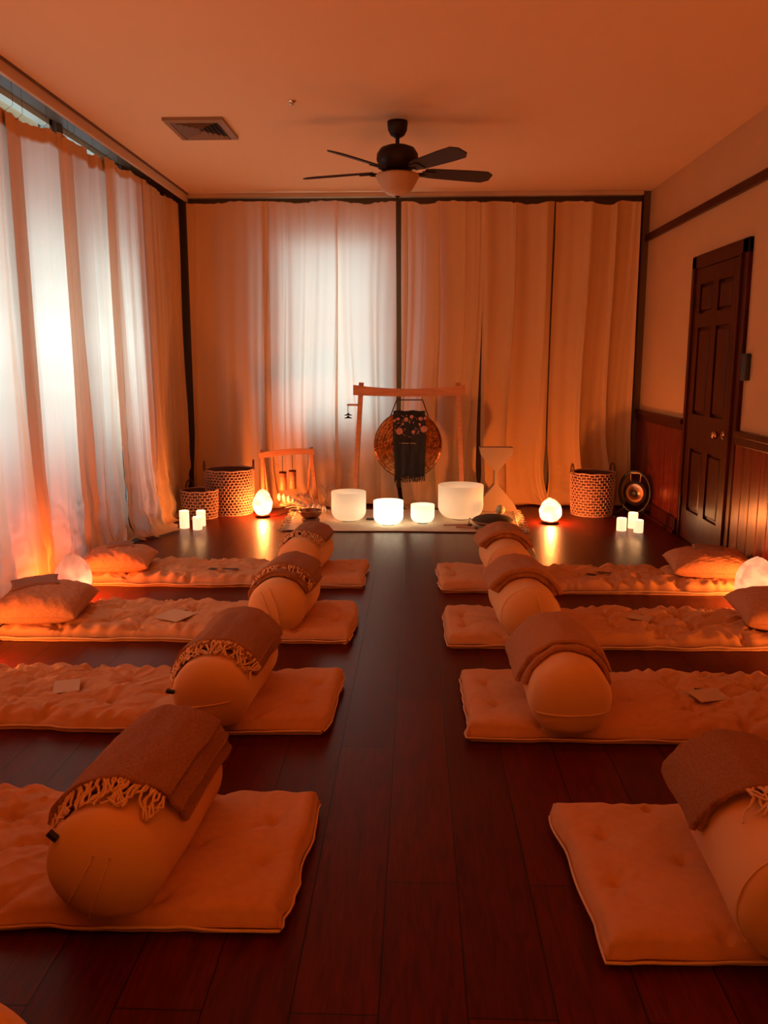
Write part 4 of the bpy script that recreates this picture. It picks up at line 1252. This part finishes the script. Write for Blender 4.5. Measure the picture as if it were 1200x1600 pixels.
sh = thing('fringed_shawl', (gc[0] + .012, gy - .08, .9), 'black fringed shawl with rust flowers draped over the big gong', 'shawl')
nx, ny = 48, 70
U = np.linspace(-1, 1, nx)[None, :]; V = np.linspace(0, 1, ny)[:, None]
zz = .925 - V * .575
X = gc[0] + .010 + U * (.142 + .006 * np.sin(V * 5)) + .008 * V + .0 * U
Y = gy - .078 + .006 * np.sin(U * 11 + 2 * V) + .005 * nz(U * 4, V * 6, 8) - .004 * V
P = np.stack([X, Y, zz + .004 * np.sin(U * 7) * (1 - V) + 0 * U], -1)
# over the top of the gong and down behind it
Pk = P[::-1].copy(); Pk[..., 1] = gy + .002; Pk = Pk[ny // 2:]
top_ = P[:1].copy(); top_[..., 1] = gy - .035; top_[..., 2] += .012
b = MB(); Q = np.concatenate([Pk, top_, P]); b.grid(Q, flip=False)
b.build('shawl_cloth', M['shawl'], sh)
fb = MB(); rnd = random.Random(5)
for i in range(60):
    p = P[-1, min(nx - 1, int(i / 60 * nx))]
    x = p[0] + rnd.uniform(-.002, .002); ln = rnd.uniform(.035, .06)
    fb.tube([(x, p[1], p[2] + .01), (x + rnd.uniform(-.003, .003), p[1] - .002, p[2] - ln * .5), (x + rnd.uniform(-.007, .007), p[1] - .001, p[2] - ln)], .0022, 4)
fb.build('fringe', M['shawl'], sh)
# embroidered blooms, leaves and a beaded line
fb = MB(); rnd = random.Random(12)
def bloom(cx, cz, r, n=8):
    yb_ = gy - .091
    for k in range(n):
        a = 2 * PI * k / n + rnd.random() * .3
        px, pz = cx + r * .58 * math.cos(a), cz + r * .58 * math.sin(a)
        m_ = 8
        v = [(px, yb_ - .003, pz)] + [(px + (r * .42) * math.cos(t) * .95, yb_, pz + (r * .42) * math.sin(t) * .8) for t in np.linspace(0, 2 * PI, m_, endpoint=False)]
        fb.add(v, [(0, 1 + (i + 1) % m_, 1 + i) for i in range(m_)])
    v = [(cx, yb_ - .006, cz)] + [(cx + r * .25 * math.cos(t), yb_ - .003, cz + r * .25 * math.sin(t)) for t in np.linspace(0, 2 * PI, 8, endpoint=False)]
    fb.add(v, [(0, 1 + (i + 1) % 8, 1 + i) for i in range(8)])
for (cx, cz, r) in ((-.145, .755, .034), (.075, .775, .034), (.045, .868, .020), (-.085, .86, .022), (-.035, .885, .018), (-.19, .85, .014), (-.02, .75, .018), (.085, .872, .016), (-.155, .865, .015), (.035, .82, .012), (-.115, .82, .012)):
    bloom(gc[0] + .068 + cx, cz, r)
for i in range(60):
    x = rnd.uniform(-.12, .13); z = rnd.uniform(.70, .90)
    r = rnd.uniform(.003, .006)
    v = [(gc[0] + x, gy - .093, z)] + [(gc[0] + x + r * math.cos(t), gy - .090, z + r * math.sin(t)) for t in np.linspace(0, 2 * PI, 6, endpoint=False)]
    fb.add(v, [(0, 1 + (k + 1) % 6, 1 + k) for k in range(6)])
fb.build('flower_embroidery', M['flowers'], sh)
bb = MB()
for i in range(26):
    if rnd.random() < .35: continue
    x = gc[0] - .11 + i * .0095; z = .645 + rnd.uniform(-.004, .008)
    r = .0032
    v = [(x, gy - .094, z)] + [(x + r * math.cos(t), gy - .090, z + r * math.sin(t)) for t in np.linspace(0, 2 * PI, 6, endpoint=False)]
    bb.add(v, [(0, 1 + (k + 1) % 6, 1 + k) for k in range(6)])
bb.build('beads', M['fringe'], sh)

# tingsha cymbals on the side peg
t = thing('hand_cymbals', (-.61, gy - .01, .98), 'pair of small dark cymbals hanging from the peg of the gong stand', 'cymbals')
MB().tube([(-.61, gy - .01, .976), (-.612, gy - .012, .94), (-.61, gy - .01, .905)], .003, 6).build('leather_cord', M['black'], t)
for z0, s in ((.900, 1), (.875, 1)):
    MB().lathe([(0, z0 + .012), (.008, z0 + .011), (.014, z0 + .002), (.036, z0 - .006), (.037, z0 - .009), (.012, z0 - .003), (0, z0 + .004)], (-.61, gy - .01, 0), 24).build('cymbal', M['black'], t)

# hanging mallet under the gong
t = thing('gong_mallet', (-.15, gy - .10, .02), 'black gong mallet on a cord below the shawl, head down on the rug edge', 'mallet')
MB().tube([(-.185, gy - .07, .36), (-.175, gy - .075, .28), (-.15, gy - .09, .20), (-.135, gy - .10, .12)], .003, 6).build('mallet_cord', M['black'], t)
MB().lathe([(0, .014), (.022, .014), (.026, .03), (.020, .055), (.010, .10), (.004, .16), (0, .162)], (-.135, gy - .10, 0), 20).build('mallet_head', M['black'], t)

# ------------------------------------------------------------------ chime stand with two bamboo chimes
cy_ = 7.57
cs_ = thing('chime_stand', (-1.17, cy_, 0), 'small low wooden frame with a curved top bar behind the egg salt lamp', 'chime stand')
beam((-1.405, cy_, .012), (-1.405, cy_, .575), .030, .045, .003).build('post', M['wood'], cs_, smooth=False)
beam((-.905, cy_, .012), (-.955, cy_, .60), .030, .045, .003).build('post', M['wood'], cs_, smooth=False)
beam((-1.375, cy_ + .12, .012), (-1.40, cy_ + .01, .50), .020, .03, .003).build('rear_leg', M['wood'], cs_, smooth=False)
beam((-1.02, cy_ + .12, .012), (-.96, cy_ + .01, .52), .020, .03, .003).build('rear_leg', M['wood'], cs_, smooth=False)
b = MB(); n = 20
xs_ = np.linspace(-1.43, -.92, n); s_ = (xs_ + 1.43) / .51
top_z = .545 + .04 * s_ + .020 * np.sin(s_ * PI); bot_z = top_z - .052 + .0 * s_
P = np.zeros((n, 4, 3))
for i in range(n): P[i] = [(xs_[i], cy_ - .045, bot_z[i]), (xs_[i], cy_ - .02, bot_z[i]), (xs_[i], cy_ - .02, top_z[i]), (xs_[i], cy_ - .045, top_z[i])]
b.grid(P, wv=True, flip=True); b.f.append((0, 1, 2, 3)); b.f.append(tuple((n - 1) * 4 + i for i in (3, 2, 1, 0)))
b.build('top_bar', M['wood'], cs_, smooth=False)
gch = 'two tube chimes hanging in the low frame'
for (x, z0, z1, lab) in ((-1.215, .205, .375, 'left tube chime hanging in the low wooden frame'), (-1.125, .220, .390, 'right tube chime hanging in the low wooden frame, a little higher')):
    t = thing('tube_chime', (x, cy_ - .03, z1 + .17), lab, 'wind chime', gch)
    MB().tube([(x, cy_ - .033, z1), (x, cy_ - .033, .53)], .0025, 6).build('cord', M['black'], t)
    MB().lathe([(.030, z0), (.033, z0 + .003), (.033, z1 - .003), (.030, z1), (0, z1)], (x, cy_ - .033, 0), 24).build('chime_tube', M['wood'], t)
    MB().lathe([(.034, z1 - .012), (.034, z1 + .001), (0, z1 + .002)], (x, cy_ - .033, 0), 24).build('end_cap', M['darkwood'], t)

# ------------------------------------------------------------------ hourglass stand
hx, hy = .74, 7.62
b = MB()
outl = [(-.158, .603), (.150, .603), (.150, .545), (.015, .385), (.015, .265), (.175, .075), (.205, .010), (-.240, .010), (-.150, .10), (-.018, .265), (-.018, .385), (-.145, .535)]
n = len(outl)
# front and back boards crossing depth .10
v = [(hx + x, hy - .05, z) for x, z in outl] + [(hx + x, hy + .05, z) for x, z in outl]
import bmesh as _bm
bm = _bm.new()
vs = [bm.verts.new(p) for p in v]
bm.faces.new(vs[:n][::-1]); bm.faces.new(vs[n:])
for i in range(n): bm.faces.new((vs[i], vs[(i + 1) % n], vs[n + (i + 1) % n], vs[n + i]))
_bm.ops.recalc_face_normals(bm, faces=bm.faces)
_bm.ops.bevel(bm, geom=list(bm.edges), offset=.003, segments=1, affect='EDGES')
me = bpy.data.meshes.new('hourglass_stand'); 
for w in bm.verts: w.co -= Vector((hx, hy, 0))
bm.to_mesh(me); bm.free(); me.materials.append(M['beige'])
o = bpy.data.objects.new('hourglass_stand', me); C.objects.link(o); o.location = (hx, hy, 0)
tag(o, 'beige hourglass-shaped stand between the largest bowl and the curtain', 'stand')

# ------------------------------------------------------------------ round cushion, mallets, stone ball
cxx, cyy = .655, 6.90
t = thing('round_cushion', (cxx, cyy, .012), 'flat round dark cushion on the right front corner of the rug', 'cushion')
nr = 20
pr = [(0, .010)] + [(.172 * math.sin(a), .056 - .046 * math.cos(a)) for a in np.linspace(.2, PI / 2, 10)]
MB().lathe(pr, (cxx, cyy, 0), 48, caps=False).build('cushion_base', M['brownfab'], t)
pr = [(.172, .056)] + [(.172 * math.cos(a), .056 + .050 * math.sin(a)) for a in np.linspace(.1, PI / 2, 10)]
MB().lathe(pr, (cxx, cyy, 0), 48, caps=False).build('cushion_top', M['darkfab'], t)
ring = [(cxx + .173 * math.cos(a), cyy + .173 * math.sin(a), .056) for a in np.linspace(0, 2 * PI, 48, endpoint=False)]
MB().tube(ring, .004, 6, closed=True).build('piping', M['basket'], t)
MB().tube([(cxx - .165, cyy - .04, .06), (cxx - .20, cyy - .05, .085), (cxx - .205, cyy - .06, .05), (cxx - .19, cyy - .07, .02)], .004, 6).build('carry_loop', M['brownfab'], t)
o = MB().lathe([(.0001 + .042 * math.sin(a), .112 - .042 * math.cos(a)) for a in np.linspace(0, PI, 16)], (.735, 7.10, 0), 28, caps=False)
t = thing('stone_ball', (.735, 7.10, .012), 'pale green ball on a small peg behind the round cushion', 'ball')
o.build('ball', M['stone'], t)
MB().lathe([(.03, .012), (.03, .03), (.018, .05), (.016, .074), (0, .074)], (.735, 7.10, 0), 20).build('peg', M['wood'], t)
for i, (p0, p1, lab) in enumerate((((.24, 6.86, .020), (.44, 6.88, .020), 'wooden striker lying before the largest bowl, the farther one'), ((.34, 6.80, .018), (.49, 6.76, .018), 'wooden striker lying before the largest bowl, the nearer one'))):
    t = thing('bowl_striker', p0, lab, 'mallet', 'strikers lying by the round cushion')
    p0, p1 = Vector(p0), Vector(p1)
    MB().tube([p0, p0.lerp(p1, .5), p1], [.005, .006, .007], 8).build('stick', M['wood'], t)
    MB().tube([p1, p1.lerp(p0, -.06), p1.lerp(p0, -.16), p1.lerp(p0, -.2)], [.006, .012, .012, .006], 10).build('striker_head', M['brownfab'], t)

# ------------------------------------------------------------------ dried palm leaves and shell garland
def palm(base, direction, length, label, seed, spread=.5):
    t = thing('dried_palm_leaf', base, label, 'dried leaf', 'dried palm leaves on the rug')
    rnd = random.Random(seed)
    d = Vector(direction).normalized(); side = d.cross(Vector((0, 0, 1))).normalized()
    B = Vector(base)
    ctr = [B + d * (length * s) + Vector((0, 0, .05 * math.sin(s * PI) + .02 * s)) for s in np.linspace(0, 1, 12)]
    MB().tube(ctr, [.006 - .0003 * i for i in range(12)], 6).build('stem', M['frond'], t)
    lb = MB()
    for k in range(26):
        s = .12 + .86 * k / 26
        c = B + d * (length * s) + Vector((0, 0, .05 * math.sin(s * PI) + .02 * s))
        for sg_ in (-1, 1):
            ln = .14 * math.sin(PI * (.15 + .8 * s)) + .03
            dr = (side * sg_ * spread + d * .75 + Vector((0, 0, rnd.uniform(.05, .45)))).normalized()
            wv = d.cross(dr).normalized().cross(dr) * .006
            tip = c + dr * ln; tip.z = max(tip.z, .012)
            m_ = c + dr * ln * .45
            m_.z = max(m_.z, .012)
            up = Vector((0, 0, .0015))
            v = [c, m_ + wv, tip, m_ - wv, m_ + up * 2]
            lb.add([tuple(q) for q in v], [(0, 1, 4), (1, 2, 4), (2, 3, 4), (3, 0, 4), (0, 3, 2, 1)])
    lb.build('leaflets', M['frond'], t)


palm((-.80, 7.30, .02), (-.55, .55, .12), .46, 'dried palm leaf pointing toward the low wooden frame, left one', 1)
palm((-.74, 7.34, .02), (-.20, .75, .30), .40, 'dried palm leaf rising behind the leftmost crystal bowl', 2)
palm((-.84, 7.22, .02), (-.9, .45, .06), .38, 'dried palm leaf lying nearest the metal singing bowl', 3)
t = thing('shell_garland', (-1.0, 7.44, .03), 'garland of glossy pale shells lying over the dried palm leaves', 'garland')
gp = [Vector((-1.27 + .52 * s, 7.52 - .36 * s, .155 - .085 * s + .015 * math.sin(s * 9))) for s in np.linspace(0, 1, 22)]
MB().tube(gp, .003, 6).build('string', M['frond'], t)
for i in range(1, 20, 2):
    c = gp[i]
    bsh = MB()
    th_ = np.linspace(0, 2 * PI, 10, endpoint=False)
    pr = [(.0005, .040), (.014, .030), (.022, .008), (.019, -.014), (.009, -.030), (.0005, -.036)]
    bsh.lathe([(r_, h_) for r_, h_ in pr][::-1], tuple(c + Vector((0, -.004, -.012))), 10, caps=False)
    bsh.build('shell', M['shell'], t)
# stems that hold the garland up on the leaves
# ------------------------------------------------------------------ item cut by the bottom left corner
bol['L5'] = None
BO['L5'] = (-0.79, 0.60, 1.27, .150, math.radians(-2), 'x')
mats['L5'] = floor_mat_thing(-2.06, -.52, .70, 1.24, 401, 'left floor mat closest to the camera, almost wholly below the photo', 'left')[1]
bol['L5'] = bolster(*BO['L5'][:5], 77, 'bolster whose far end just shows in the bottom left corner', None, zb=.055)
